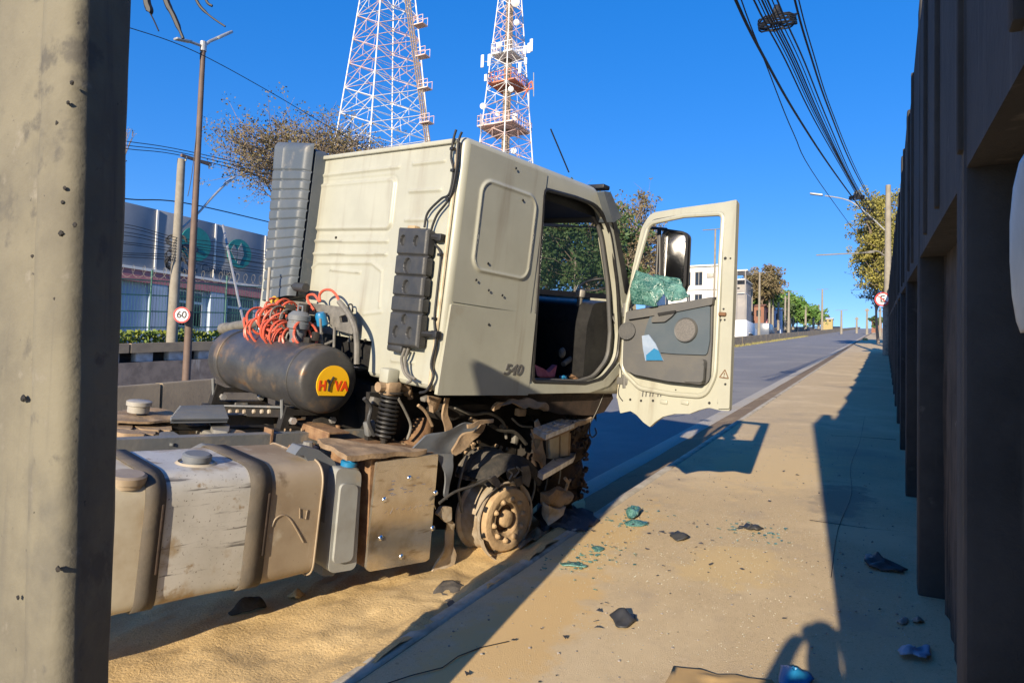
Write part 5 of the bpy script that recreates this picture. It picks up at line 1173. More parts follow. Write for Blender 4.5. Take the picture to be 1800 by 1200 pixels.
# objects between and on the rails
dk_ = [TZ(a, b, ZC+.03) for a, b in ((196, 738), (200, 722), (250, 716), (300, 722), (332, 737), (260, 741))]
crumple(MB().plate([(p.x, p.y) for p in dk_], [], lambda u, v, w: V((u, v, ZC+.03-w)), .012).build('deck_plate', 'dustbrown', tr), .02, 8, 4)
MB().lathe([(.065, 0), (.065, .04), (.075, .045), (.075, .07), (.065, .075), (0, .075)], TZ(243, 724, ZC+.05), (0, 0, 1), 24).build('deck_cap', 'whiteplastic', tr)
c0_ = TZ(300, 738, ZC+.03); c1_ = TZ(420, 732, ZC+.03); rq = [TZ(a, b, ZC+.05) for a, b in ((300, 738), (316, 718), (392, 716), (400, 737))]
MB().plate([(p.x, p.y) for p in rq], [], lambda u, v, w: V((u, v, ZC+.05-w)), .02).build('ribbed_cover', 'greyplastic', tr)
for k in range(9):
    t = k/8; a, b = rq[0].lerp(rq[1], t), rq[3].lerp(rq[2], t); MB().tube([a+V((0, 0, .008)), b+V((0, 0, .008))], .014, 6).build('cover_rib', 'greyplastic', tr)
YB = ce.y-.16
yp('saddle_beam', [(383, 714), (496, 717), (496, 733), (384, 731)], YB, .02, 'grime_shade'); yp('saddle_beam', [(381, 711), (500, 714), (500, 717), (382, 714)], YB-.03, .22, 'chassis')
for px in (392, 405, 418, 430, 447, 461, 474): MB().lathe([(0, .014), (.016, .012), (.018, 0)], TY(px, 723, YB), (0, -1, 0), 8).build('saddle_bolt', 'rimpale', tr)
p0, p1 = TZ(486, 752, ZC+.02), TZ(620, 752, ZC+.02); q = MB(); L_ = (p1-p0).length
q.box((p0+p1)/2+V((0, 0, .02)), (L_, .16, .012)); q.box((p0+p1)/2+V((0, -.08, -.02)), (L_, .010, .07)); q.box(p0+V((.05, -.082, -.09)), (.10, .014, .20)); q.box(p1+V((-.10, -.082, -.06)), (.10, .014, .14)); q.build('rust_bracket', 'brownrust', tr)
q = MB()
for t in (.25, .32, .46, .54, .62, .7): q.lathe([(0, .004), (.010, .004), (.010, 0)], p0.lerp(p1, t)+V((0, -.086, -.01)), (0, -1, 0), 8)
q.build('bracket_hole', 'dustbrown', tr)
random.seed(31)
for i in range(9):
    a, b_ = random.uniform(210, 420), random.uniform(752, 772); c = TZ(a, b_, ZC-.04); q = MB()
    q.plate(rnd([(-.12, -.05), (.10, -.07), (.16, .02), (-.02, .07), (-.14, .03)], .02), [], lambda u, v, w, c=c, r=random.uniform(-.4, .4): c+V((u, v+r*u, w+.15*u*r)), .015+.03*random.random()); q.build('loose_bracket', random.choice(['dustbrown', 'chassis', 'dustbrown']), tr)
stube('air_pipe', [(205, 758), (300, 754), (400, 752), (480, 750)], -1.2, .016, 'black')

# ---------------- cylindrical oil tank with its sticker
ce = TS(578, 663, -.78); R_ = .235; ce = ce+V((.03, 0, -.025)); cl = V((-2.20, ce.y, ce.z))
ax = V((1, 0, 0)); LT = ce.x-cl.x
oil = MB().lathe([(0, 0), (.12, .006), (.19, .022), (R_-.012, .05), (R_, .075), (R_, LT-.075), (R_-.006, LT-.05), (.225, LT-.030), (.205, LT-.014), (.13, LT-.002), (0, LT)], cl, ax, 56).build('oil_tank', 'oiltank', tr, ang=45)
for t in (.14, .86):
    q = MB(); q.lathe([(R_+.002, -.03), (R_+.008, -.025), (R_+.008, .025), (R_+.002, .03)], cl+ax*LT*t, ax, 48); q.build('band', 'oiltank', oil)
    c = cl+ax*LT*t; q = MB()
    q.plate([(-.24, -.36), (.24, -.36), (.21, -.20), (.12, -.235), (-.12, -.235), (-.21, -.20)], [[(-.18, -.335), (-.15, -.265), (.15, -.265), (.18, -.335)]], lambda u, v, w, c=c: c+V((-.03+w, u, v)), .06); q.box(c+V((0, 0, -.39)), (.12, .56, .05), bev=.006); q.build('saddle', 'grime_shade', oil)
    q = MB()
    for yy in (-.20, .20):
        q = MB(); q.tube([c+V((0, yy, -.40)), c+V((0, yy*1.18, -.16))], .012, 8); q.build('tie_rod', 'chassis', oil)
        q = MB(); q.lathe([(0, .03), (.025, .03), (.025, 0)], c+V((.03, yy*.8, -.30)), (1, 0, 0), 6); q.build('saddle_bolt', 'alu', oil)
for t in (.14, .86): c = cl+ax*LT*t; MB().box((c.x, c.y, (c.z-.41+ZC)/2), (.10, .10, abs(c.z-.41-ZC)+.04)).build('pedestal', 'chassis', oil)
# yellow sticker: circle with a flat foot, red letters with a dark forked Y
cs = V((ce.x+.003, TS(585, 675, ce.x).y, TS(585, 675, ce.x).z)); rs = .130
pts = [(rs*math.cos(a), rs*math.sin(a)) for a in [math.radians(-38+k*(256/40)) for k in range(41)]]
MB().plate(pts, [], lambda u, v, w: cs+V((w-.010, u, v)), .012).build('sticker', 'sticker', oil, smooth=False)
q = MB(); text_on(q, 'H', .092, lambda x, y, z: cs+V((.004+z, x*.9-.086, y-.014)), .001, bold=.004); text_on(q, 'VA', .092, lambda x, y, z: cs+V((.004+z, x*.9+.068, y-.014)), .001, bold=.004)
q2 = MB(); q.v = [v for v in q.v]; q.build('sticker_lettering', 'stickerred', oil, smooth=False)
q = MB(); q.tube([cs+V((.004, -.050, .032)), cs+V((.004, -.030, .000)), cs+V((.004, -.033, -.048))], .008, 6); q.tube([cs+V((.004, -.030, .000)), cs+V((.004, -.004, .052))], .008, 6); q.build('sticker_mark', 'black', oil)
# filler neck, cap, cables, coils and fittings heaped on the oil tank
def ot(px, py, dx=0., dy=0.): p = TY(px, py, ce.y+dy); return p
fx = ot(527, 590); q = MB(); q.lathe([(.055, -.09), (.052, .05), (.062, .07), (.062, .10), (.078, .11), (.080, .15), (.074, .155), (.074, .165), (.080, .17), (.080, .205), (.076, .21), (.05, .235), (0, .24)], V((fx.x, ce.y-.02, ce.z+R_-.02)), (0, 0, 1), 24); q.build('filler_neck', 'greyplastic', oil)
q = MB(); q.tube([V((fx.x-.03, ce.y-.02, ce.z+R_+.21)), V((fx.x-.03, ce.y-.02, ce.z+R_+.255)), V((fx.x+.03, ce.y-.02, ce.z+R_+.255)), V((fx.x+.03, ce.y-.02, ce.z+R_+.21))], .008, 6); q.build('cap_handle', 'greyplastic', oil)
def coil(name, pts, R, n, r, m, wob=.25, seed=1):
    """spring-coiled suzi line along a path"""
    random.seed(seed); P = spline(pts, 10); N = n*24; out = []
    ph = [random.uniform(-1, 1) for _ in range(n+2)]
    for i in range(N+1):
        t = i/N*(len(P)-1); k = min(int(t), len(P)-2); p = P[k].lerp(P[k+1], t-k); d = (P[min(k+1, len(P)-1)]-P[k]).normalized(); u = d.cross(V((.2, .3, 1))).normalized(); w = d.cross(u); a = i*2*math.pi/24; q_ = i/24; j = int(q_)
        rr_ = R*(1+wob*(ph[j]*(1-q_+j)+ph[min(j+1, len(ph)-1)]*(q_-j))); out.append(p+(u*math.cos(a)+w*math.sin(a))*rr_)
    return MB().tube(out, r, 6).build(name, m, tr)
coil('red_air_coil', [ot(456, 570), ot(474, 560), ot(492, 572), ot(488, 592)], .105, 9, .010, 'hosered', .25, 2)
coil('red_air_coil', [ot(488, 596), ot(512, 602), ot(540, 588)], .085, 8, .010, 'hosered', .3, 5)
coil('red_air_coil', [ot(470, 545, 0, .1), ot(498, 542, 0, .1), ot(520, 556, 0, .08)], .08, 7, .009, 'hosered', .4, 7)
coil('red_air_coil', [ot(450, 585, 0, -.04), ot(475, 582, 0, -.08), ot(500, 590, 0, -.06)], .09, 6, .009, 'hosered', .35, 17)
coil('brown_hose_coil', [ot(470, 556, 0, .02), ot(500, 560, 0, -.02), ot(530, 575, 0, .0)], .075, 5, .008, 'hosegrey', .5, 21)
coil('black_cable_coil', [ot(455, 575, 0, .08), ot(490, 580, 0, .04), ot(545, 590, 0, .06)], .08, 7, .009, 'wire', .5, 22)
coil('black_cable_coil', [ot(422, 598), ot(440, 602), ot(462, 604)], .05, 8, .007, 'wire', .4, 9)
coil('black_cable_coil', [ot(490, 560, 0, .06), ot(520, 566, 0, .08), ot(545, 580, 0, .08)], .06, 6, .009, 'wire', .5, 13)
coil('grey_cable_coil', [ot(470, 585, 0, .05), ot(500, 585, 0, .05), ot(520, 600, 0, .02)], .06, 5, .010, 'hosegrey', .5, 14)
q = MB(); q.tube(spline([ot(392, 578, 0, .12), ot(420, 572, 0, .12), ot(455, 566, 0, .12), ot(480, 556, 0, .12)], 6), [.052]*3+[.042]*16, 12); q.build('thick_pipe', 'hosegrey', tr)
q = MB(); q.tube(spline([ot(436, 590, 0, .02), ot(455, 588, 0, .02), ot(476, 584, 0, .02)], 5), .040, 10); q.tube(spline([ot(462, 597), ot(480, 592), ot(498, 590)], 5), .028, 10); q.build('valve_body', 'hosegrey', tr)
q = MB(); q.ico(ot(484, 529, 0, .12), .042, 2, (1, 1, 1), .2); q.ico(ot(502, 545, 0, .1), .035, 2, (1, 1, 1), .2); q.build('yellow_plug', 'yellowcap', tr)
q = MB(); random.seed(6)
for i in range(26):
    p = ot(random.uniform(470, 560), random.uniform(540, 600), 0, random.uniform(0, .16)); q.box(p, (random.uniform(.03, .09), random.uniform(.03, .08), random.uniform(.03, .09)), Matrix.Rotation(random.uniform(0, 3), 3, 'Z'), .01); q.build('valve_block', 'grime_shade', tr); q = MB()
q = MB(); random.seed(16)
for i in range(9):
    p = ot(random.uniform(468, 520), random.uniform(528, 572), 0, random.uniform(.05, .16)); q.ico(p, random.uniform(.025, .05), 1, (1, 1, 1), .4)
q.build('hose_junction', 'hosegrey', tr)
q = MB(); q.plate(rnd([(TY(a, b, YR-.10).x, TY(a, b, YR-.10).z) for a, b in ((576, 544), (612, 543), (622, 560), (620, 588), (584, 578), (576, 560))], .02), [rnd([(TY(a, b, YR-.10).x, TY(a, b, YR-.10).z) for a, b in ((596, 556), (610, 552), (612, 566), (598, 567))], .01)], lambda u, v, w: V((u, YR-.10+w, v)), .02); q.box(TY(560, 541, YR-.08), (.72, .03, .06)); q.build('hose_plate', 'hosegrey', tr)
q = MB(); q.lathe([(0, .05), (.03, .05), (.04, .03), (.045, -.04), (.03, -.06), (0, -.06)], TY(565, 561, YR-.16), (0, -.4, 1), 16); q.build('blue_coupling', 'bluecap', tr)
ytube('vent_hose', [(484, 522), (492, 508), (508, 503), (530, 505)], YR-.14, .020, 'black'); q = MB(); q.tube([TY(520, 504, YR-.14), TY(538, 506, YR-.14)], .035, 12); q.build('hose_end', 'blackplastic', tr)
ytube('vent_hose', [(500, 518), (512, 510), (528, 508)], YR-.10, .012, 'blue')
ytube('red_hose', [(552, 545), (542, 530), (541, 520), (552, 518), (562, 530), (562, 518), (570, 510), (582, 510), (592, 520), (600, 538)], YR-.12, .010, 'hosered')
ytube('brown_hose', [(596, 530), (608, 545), (622, 570), (627, 600), (627, 640)], YR-.20, .020, 'hosegrey'); ytube('red_hose', [(540, 555), (550, 570), (556, 600)], YR-.15, .008, 'hosered')
ytube('vent_hose', [(614, 600), (624, 575), (622, 560), (612, 552)], YR-.04, .014, 'hosegrey'); ytube('lifting_ring', [(612, 548), (613, 536), (619, 536), (620, 548)], YR-.05, .006, 'black')
for a, b in (((545, 600), (566, 585)), ((563, 560), (566, 606)), ((572, 605), (588, 598)), ((588, 575), (587, 610)), ((546, 565), (543, 603))): ytube('stay_rod', [a, b], YR-.22, .010, 'hosegrey', sm=0)
ytube('radio_stay', [(474, 470), (470, 530)], YR-.30, .012, 'whiteplastic', sm=0)

# ---------------- under the cab: suspension, exhaust, engine dark mass, wheel arch remains
MB().box((-1.2, -.9, -.80), (1.1, 1.9, .55), bev=.08).build('engine_block', 'grime_shade', tr)
MB().box((-1.2, -.35, -1.05), (1.9, .5, .5), bev=.05).build('front_crossbeam', 'grime_shade', tr)
MB().box((-1.2, -1.24, -1.40), (1.9, .16, .18), bev=.03).build('front_axle', 'grime_shade', tr)
MB().lathe([(0, 0), (.28, 0), (.30, .05), (.30, .5), (.2, .6), (0, .6)], (-1.2, -2.35, -.95), (0, 1, 0), 24).build('gearbox', 'grime_shade', tr)
MB().box((-.75, -1.95, -.85), (.5, .05, .6)).build('inner_fender', 'grime_shade', tr)
MB().box((-1.9, -1.0, -.95), (.5, 2.0, .8), bev=.06).build('far_fender', 'grime_shade', tr)
# spring strut
XS = -.42; s0, s1 = TS(688, 690, XS), TS(676, 765, XS); d = (s1-s0)
q = MB(); q.tube([s0+(s1-s0)*i/220+Matrix.Rotation(i*2*math.pi/22, 3, 'Z') @ V((.065, 0, 0))*(1) for i in range(221)], .010, 6); q.build('coil_spring', 'black', tr)
q = MB(); q.tube([s0-d*.15, s1+d*.1], .030, 12); q.tube([s1, s1+d*.55], .022, 10); q.lathe([(0, .012), (.085, .012), (.085, 0), (0, 0)], s0, (0, 0, 1), 20); q.build('damper', 'grime_shade', tr)
q = MB(); q.box(TS(686, 682, XS), (.12, .12, .10), bev=.02); q.tube([TS(664, 680, XS), TS(715, 680, XS)], .035, 10); q.tube([TS(715, 668, XS), TS(722, 700, XS)], .022, 8); q.ico(TS(716, 688, XS), .035, 2); q.build('cab_mount', 'dustbrown', tr)
q = MB(); q.box(TS(684, 660, XS), (.10, .10, .10), bev=.015); q.build('mount_bracket', 'cream', tr)
q = MB(); q.tube(spline([TS(742, 745, -.5), TS(738, 765, -.45), TS(724, 785, -.42), TS(700, 805, -.40)], 6), .085, 16); q.build('exhaust_pipe', 'brownrust', tr)
sp('flat_strut', [(781, 700), (788, 700), (793, 768), (782, 768)], -.12, .015, 'dustbrown', cr=0.02)
# mudguard remains
sp('mudguard_panel', [(725, 790), (748, 768), (790, 752), (820, 742), (842, 738), (850, 752), (830, 762), (812, 772), (806, 784), (815, 796), (800, 800), (770, 800), (738, 798)], -.10, .015, 'greyplastic', r=.015, cr=0.035)
sp('mudguard_panel', [(808, 778), (845, 744), (855, 748), (850, 760), (818, 790), (802, 800), (798, 790)], -.04, .015, 'dustbrown', r=.01, cr=0.035)
sp('mudguard_brace', [(820, 745), (845, 738), (868, 736), (866, 742), (842, 746), (822, 752)], .0, .012, 'dustbrown', cr=0.02)
sp('mudguard_flap', [(766, 798), (795, 796), (796, 815), (790, 850), (786, 880), (779, 872), (782, 830), (775, 812)], -.03, .012, 'greyplastic', r=.008, cr=0.02)
sp('mudguard_strip', [(770, 905), (778, 892), (792, 892), (795, 912), (785, 918)], -.05, .03, 'rimpale', r=.01, cr=0.02)
sp('torn_fender', [(884, 712), (905, 704), (930, 702), (958, 705), (966, 716), (964, 722), (945, 718), (920, 716), (902, 714)], .02, .03, 'dustbrown', r=.01, cr=0.05)
sp('torn_fender', [(868, 712), (890, 706), (884, 720), (872, 728)], -.05, .03, 'dustbrown', cr=0.05)
sp('torn_fender', [(752, 698), (770, 700), (776, 716), (766, 722), (750, 712)], -.15, .03, 'dustbrown', cr=0.05)
sp('arch_liner', [(770, 722), (800, 712), (850, 710), (876, 722), (880, 736), (850, 730), (810, 734), (785, 742)], -.30, .25, 'grime_shade', r=.02)
q = MB(); q.box(TS(915, 724, -.10), (.05, .09, .06), bev=.01); q.build('arch_clip', 'dustbrown', tr)
# rubber flap that hangs behind the wheel
q = MB(); pts = [TS(a, b, -.08) for a, b in ((786, 905), (800, 935), (804, 975), (797, 1010))]
q.plate([(-.03, 0)]+[], [], lambda u, v, w: V((0, 0, 0)), 0) if False else None
sp('mud_flap', [(778, 905), (794, 912), (803, 940), (804, 972), (797, 1005), (790, 1022), (764, 1012), (772, 985), (784, 950)], -.10, .014, 'rimpale', r=.02, cr=0.04)

# hoses, cables and small brackets in the dark under the cab
random.seed(71)
def hose(px, X, r, m): stube('chassis_hose', px, X, r, m)
hose([(640, 700), (652, 716), (648, 740), (658, 765)], -.45, .014, 'blackplastic'); hose([(700, 700), (712, 722), (722, 748), (716, 772)], -.35, .010, 'hosegrey')
hose([(800, 716), (830, 728), (860, 726), (884, 742), (890, 770)], -.28, .012, 'hosegrey'); hose([(860, 745), (880, 756), (905, 760), (925, 780)], -.25, .016, 'rubber')
hose([(900, 735), (915, 748), (935, 750)], -.15, .008, 'hosegrey'); hose([(735, 712), (748, 724), (760, 748)], -.3, .012, 'dustbrown')
hose([(822, 800), (812, 830), (806, 862), (812, 900)], -.22, .010, 'hosegrey'); hose([(925, 815), (938, 830), (940, 856), (934, 880)], -.05, .008, 'hosegrey')
hose([(945, 800), (955, 815), (962, 838), (958, 862)], -.0, .007, 'black'); hose([(975, 806), (985, 826), (982, 850)], .02, .006, 'hosegrey')
for px, py, X, w, h in ((662, 705, -.5, .10, .05), (650, 752, -.48, .07, .10), (700, 790, -.36, .12, .04), (885, 752, -.3, .06, .05), (905, 770, -.28, .05, .08), (832, 738, -.26, .07, .03), (748, 700, -.2, .06, .03)):
    q = MB(); q.box(TS(px, py, X), (.05, w, h), Matrix.Rotation(random.uniform(-.5, .5), 3, 'X'), .008); q.build('small_bracket', random.choice(['dustbrown', 'chassis', 'hosegrey']), tr)
for k in range(14):
    px, py = random.uniform(815, 900), random.uniform(775, 805); q = MB(); q.lathe([(0, .02), (.012, .02), (.014, 0)], TS(px, py, -.30), (1, 0, 0), 6); q.build('bolt_head', 'dustbrown', tr)
# ---------------- bare front wheel, turned towards the kerb
wc = TS(889, 911, -.05); an = math.radians(-4); wa = V((math.cos(an), math.sin(an), .05)).normalized(); RW_ = .285
def wl(prof, name, m, a0=0, a1=2*math.pi, n=48, par=None, ang=30): return MB().lathe(prof, wc, wa, n, a0, a1).build(name, m, par or tr, ang=ang)
whl = wl([(.15, -.03), (.245, -.030), (.252, -.012), (.247, .016), (.232, .034), (.198, .042), (.180, .038), (.156, .024), (.124, .020), (.112, .004), (.104, -.04)], 'wheel_disc', 'rimsand')
wl([(RW_-.045, -.03), (RW_-.022, -.005), (RW_-.012, .010), (RW_, .008), (RW_-.004, -.008), (RW_-.02, -.03), (RW_-.035, -.06), (RW_-.035, -.14), (RW_-.018, -.17), (RW_-.012, -.205), (RW_+.010, -.225), (RW_+.012, -.24), (RW_-.01, -.24), (RW_-.05, -.2), (RW_-.05, -.04), (RW_-.045, -.03)], 'wheel_rim', 'rimpale', par=whl)
wl([(0, .030), (.045, .028), (.062, .018), (.066, .0), (.068, -.085)], 'hub', 'rimsand', par=whl)
wl([(.066, -.048), (.106, -.048)], 'hub_recess', 'brownrust', par=whl)
u_ = wa.cross(V((0, 0, 1))).normalized(); w_ = wa.cross(u_); nutm = None
for k in range(10):
    a = k*2*math.pi/10+.2; c = wc+wa*.024+(u_*math.cos(a)+w_*math.sin(a))*.155
    MB().lathe([(.023, 0), (.023, .010), (.018, .016), (.016, .026), (.009, .032), (0, .032)], c, wa, 10).build('wheel_nut', 'rimsand', whl)
for k in range(8):
    a = k*2*math.pi/8+.4; c = wc+wa*(.016)+(u_*math.cos(a)+w_*math.sin(a))*.243; q = MB()
    q.lathe([(0, .006), (.020, .006), (.024, 0)], c, wa+(u_*math.cos(a)+w_*math.sin(a))*.5, 10); q.build('hand_hole', 'black', whl)
wl([(.06, -.075), (RW_-.04, -.075)], 'brake_drum', 'grime_shade', par=whl)
wl([(.19, -.22), (.19, -.08)], 'drum', 'grime_shade', par=whl)
# bent flange torn from the rim
MB().lathe([(RW_+.006, -.02), (RW_+.016, .03), (RW_+.006, .034), (RW_-.004, -.01)], wc+wa*.03+V((0, 0, -.012)), wa, 40, math.radians(20), math.radians(120)).build('torn_flange', 'rimpale', whl)
# shredded tyre left over the wheel
q = MB(); c = wc+V((0, .02, .06))
q.lathe([(.36, -.30), (.41, -.28), (.42, -.02), (.37, .03), (.33, .045), (.325, .02), (.36, -.0), (.385, -.04), (.38, -.26), (.35, -.28)], c, wa, 26, math.radians(212), math.radians(322)); q.build('tyre_remains', 'rubber', tr)
fc = TS(880, 852, -.12); pf = []
for k in range(25):
    t = k/24; pf.append((.262+.010*math.cos(t*5*2*math.pi)-.05*abs(t-.5)**2*4, -.28+.27*t))
pf += [(r_-.015, h_) for r_, h_ in pf[::-1]]
crumple(MB().lathe(pf, fc, (1, .04, .03), 30, math.radians(222), math.radians(352)).build('tyre_remains', 'rubberdust', tr), .022, 6, 0)
for i, pts in enumerate(([(858, 842), (872, 836), (880, 848), (878, 858), (868, 852)], [(892, 830), (905, 820), (912, 830), (905, 842), (898, 848), (894, 840)], [(918, 820), (930, 818), (934, 838), (930, 856), (922, 850)], [(840, 846), (864, 838), (866, 846), (844, 852)], [(905, 842), (918, 836), (920, 850), (910, 856)])): sp('rubber_shred', pts, .06-.02*i, .015, 'rubberdust' if i % 2 == 0 else 'rubber')
stube('rubber_shred', [(772, 884), (800, 864), (835, 852), (862, 838)], .03, .010, 'rubber'); stube('bead_wire', [(895, 842), (900, 832), (893, 826), (904, 822)], .08, .006, 'hosegrey'); stube('bead_wire', [(903, 838), (912, 828), (908, 820), (918, 828)], .08, .005, 'hosegrey')
# steps and the crushed front corner
q = MB(); p = [TS(945, 748, -.05), TS(1038, 732, .05)]
st_pts = [TZ(a, b, -.70) for a, b in ((938, 752), (1000, 730), (1040, 732), (960, 764))]
cs_ = [(p_.x, p_.y) for p_ in st_pts]
hol = []
for i in range(4):
    for j in range(3):
        u, v = (i+.5)/4, (j+.5)/3; cxy = [(V(cs_[0])*(1-a)+V(cs_[1])*a)*(1-b2)+(V(cs_[3])*(1-a)+V(cs_[2])*a)*b2 for a, b2 in ((u-.08, v-.10), (u+.08, v-.10), (u+.08, v+.10), (u-.08, v+.10))]; hol.append([tuple(z) for z in cxy])
MB().plate(cs_, hol, lambda a, b2, w: V((a, b2, -.70-w)), .035).build('upper_step', 'alu', tr, smooth=False)
lo_pts = [TZ(a, b, -1.0) for a, b in ((946, 828), (985, 796), (1012, 796), (1008, 804), (955, 834))]
MB().plate([(p_.x, p_.y) for p_ in lo_pts], [], lambda a, b2, w: V((a, b2, -1.0-w)), .04).build('lower_step', 'alu', tr, smooth=False)
sp('step_frame', [(938, 755), (956, 764), (1040, 734), (1036, 742), (958, 776), (940, 772)], .06, .02, 'dustbrown', cr=0.02)
sp('step_panel', [(964, 770), (990, 758), (1004, 752), (1002, 800), (966, 806)], -.03, .03, 'dustbrown')
sp('step_panel', [(966, 772), (983, 764), (982, 804), (967, 806)], -.02, .015, 'tankcream'); sp('step_panel', [(986, 762), (1000, 756), (998, 800), (985, 803)], -.02, .015, 'tankcream')
sp('crushed_corner', [(1000, 700), (1040, 700), (1040, 730), (1034, 780), (1024, 830), (1018, 880), (1000, 890), (975, 890), (960, 850), (970, 810), (1005, 800), (1006, 750)], -.12, .30, 'rust_shade', r=.02, cr=0.09)
sp('crushed_corner', [(930, 700), (1060, 700), (1050, 735), (1000, 730), (940, 745)], -.35, .30, 'grime_shade', cr=0.09)
sp('torn_strip', [(940, 748), (948, 742), (950, 770), (958, 800), (955, 818), (946, 800), (938, 785)], .04, .01, 'dustbrown', r=.004, cr=0.05); sp('torn_strip', [(932, 765), (944, 752), (950, 778), (946, 800), (938, 790)], .02, .01, 'hosegrey', r=.004, cr=0.05)
sp('torn_strip', [(940, 790), (952, 800), (958, 830), (952, 825), (940, 806)], .03, .01, 'dustbrown', cr=0.05)
sp('bumper_remains', [(968, 866), (985, 858), (998, 858), (1003, 868), (1000, 892), (990, 892), (972, 884)], .06, .08, 'dustbrown', r=.008, cr=0.07)
sp('bumper_remains', [(968, 885), (990, 890), (985, 912), (968, 924)], .05, .08, 'rimpale', r=.008, cr=0.07)
stube('torn_bracket', [(994, 862), (998, 848), (993, 840)], .05, .014, 'dustbrown'); stube('torn_bracket', [(998, 850), (1003, 842)], .05, .010, 'dustbrown')
stube('hanging_wire', [(1040, 735), (1036, 755), (1040, 768), (1048, 762), (1046, 752)], -.05, .006, 'black'); stube('hanging_wire', [(1062, 690), (1052, 715), (1040, 740)], -.05, .004, 'hosegrey')
random.seed(44); q = MB()
for i in range(40): q.box(TS(random.uniform(1006, 1034), random.uniform(735, 880), random.uniform(-.1, .06)), (random.uniform(.01, .05), random.uniform(.01, .05), random.uniform(.01, .06)), Matrix.Rotation(random.uniform(0, 3), 3, 'X'))
stuff(q.build('torn_fragments', 'rust_shade', tr, smooth=False))
q = MB(); p = TS(757, 694, 0)
# ================================================================== LOOSE THINGS
TRUCK0 = TRUCK[0]
def sheet(name, px, off, th, m, label, cat, amp=.02, group=None, sub=7, seed=1, lift=None):
    """crumpled flat piece lying on the pavement; outline given on the ground"""
    pts = [G(a, b, off) for a, b in px]; c = sum(pts, V((0, 0, 0)))/len(pts); mb = MB(); random.seed(seed)
    cl = [pts[-1]]+pts+[pts[0], pts[1]]; sm_ = []
    for i in range(1, len(pts)+1):
        p0, p1, p2, p3 = cl[i-1], cl[i], cl[i+1], cl[(i+2) % len(cl)]
        for k in range(3):
            t = k/3; q = .5*((2*p1)+(p2-p0)*t+(2*p0-5*p1+4*p2-p3)*t*t+(3*p1-p0-3*p2+p3)*t**3); sm_.append(c.lerp(q, 1+.10*random.uniform(-1, 1)))
    pts = sm_; n = len(pts); rings = sub; vs = [c+V((0, 0, amp*1.2))]
    for r in range(1, rings+1):
        t = r/rings
        for i in range(n):
            p = pts[i]; q = c.lerp(p, t*(1+.06*noise.noise(V((i*1.7, t*3, seed))) if r == rings else t))if False else c.lerp(p, t)
            q = q+V((0, 0, amp*(1.0+1.4*noise.noise(V((q.x*14, q.y*14, seed*3.1))))*(1-.55*t*t)))
            vs.append(q)
    N = n; fs = [(0, 1+i, 1+(i+1) % N) for i in range(N)]
    for r in range(rings-1): fs += [(1+r*N+i, 1+(r+1)*N+i, 1+(r+1)*N+(i+1) % N, 1+r*N+(i+1) % N) for i in range(N)]
    o = mb.add(vs, fs).build(name, m, org=c, ang=45); s = o.modifiers.new('thickness', 'SOLIDIFY'); s.thickness = th
    return tag(o, label, cat, group)
gl = lambda px, lb, seed, amp=.03: sheet('broken_glass', px, .006, .006, 'shatter', lb, 'broken glass', amp, 'pieces of shattered green glass', 5, seed)
gl([(1101, 898), (1112, 895), (1127, 898), (1124, 906), (1112, 914), (1102, 910)], 'larger upright lump of shattered green glass nearest the truck wheel', 3, .05)
gl([(1098, 919), (1112, 917), (1138, 918), (1132, 924), (1115, 925), (1102, 923)], 'flat sliver of green glass just in front of the larger green lump', 4, .02)
gl([(985, 990), (1005, 988), (1025, 990), (1030, 997), (1008, 996), (988, 994)], 'long thin strip of broken green glass nearest the shadow edge', 5, .015)
gl([(1040, 962), (1052, 960), (1062, 964), (1052, 969)], 'small faint green glass flake above the long glass strip', 6, .012)
dk = lambda px, lb, seed, amp=.03: sheet('plastic_fragment', px, .006, .008, 'blackplastic', lb, 'debris', amp, 'dark plastic fragments on the pavement', 6, seed)
dk([(1072, 1083), (1090, 1079), (1112, 1080), (1120, 1094), (1105, 1103), (1090, 1106), (1080, 1096)], 'crumpled black plastic piece lying alone in the sunny foreground', 7, .035)
dk([(1176, 944), (1190, 939), (1208, 942), (1210, 949), (1194, 952), (1182, 948)], 'small grey dark fragment between green glass and sand patch', 8)
dk([(1296, 931), (1312, 925), (1330, 926), (1342, 931), (1330, 934), (1312, 930)], 'dark curved shard with glass crumbs in the middle of the pavement', 9, .04)
dk([(1519, 988), (1524, 977), (1545, 985), (1575, 996), (1592, 1003), (1580, 1007), (1550, 1003), (1528, 998)], 'long black wedge of plastic lying in the wall shadow', 10, .04)
sheet('plastic_bag', [(1577, 1146), (1592, 1138), (1604, 1146), (1618, 1140), (1633, 1133), (1635, 1156), (1622, 1164), (1604, 1158), (1590, 1160)], .01, .004, 'paper', 'crumpled pale blue plastic bag at the foot of the dark wall', 'plastic bag', .035, None, 8, 12)
for px, lb, sd in (([(1576, 1092), (1590, 1088), (1598, 1094), (1590, 1100), (1580, 1099)], 'pale flat stone beside the wall just beyond the pale blue bag', 13), ([(1602, 1092), (1618, 1088), (1625, 1095), (1612, 1099)], 'smaller grey stone touching the wall just beyond the pale blue bag', 14)):
    sheet('stone', px, .0, .01, 'stone', lb, 'stone', .03, None, 5, sd)
sheet('cardboard_sheet', [(1190, 1174), (1260, 1183), (1350, 1196), (1352, 1230), (1170, 1225)], .008, .006, 'cardboard', 'flat brown cardboard sheet cut by the bottom edge of the picture', 'cardboard', .010, None, 8, 15)
sheet('plastic_scrap', [(1371, 1168), (1384, 1180), (1405, 1186), (1422, 1186), (1430, 1198), (1400, 1215), (1372, 1210)], .01, .004, 'bluecap', 'bright blue plastic scrap at the bottom edge beside the cardboard', 'plastic scrap', .03, None, 6, 16)
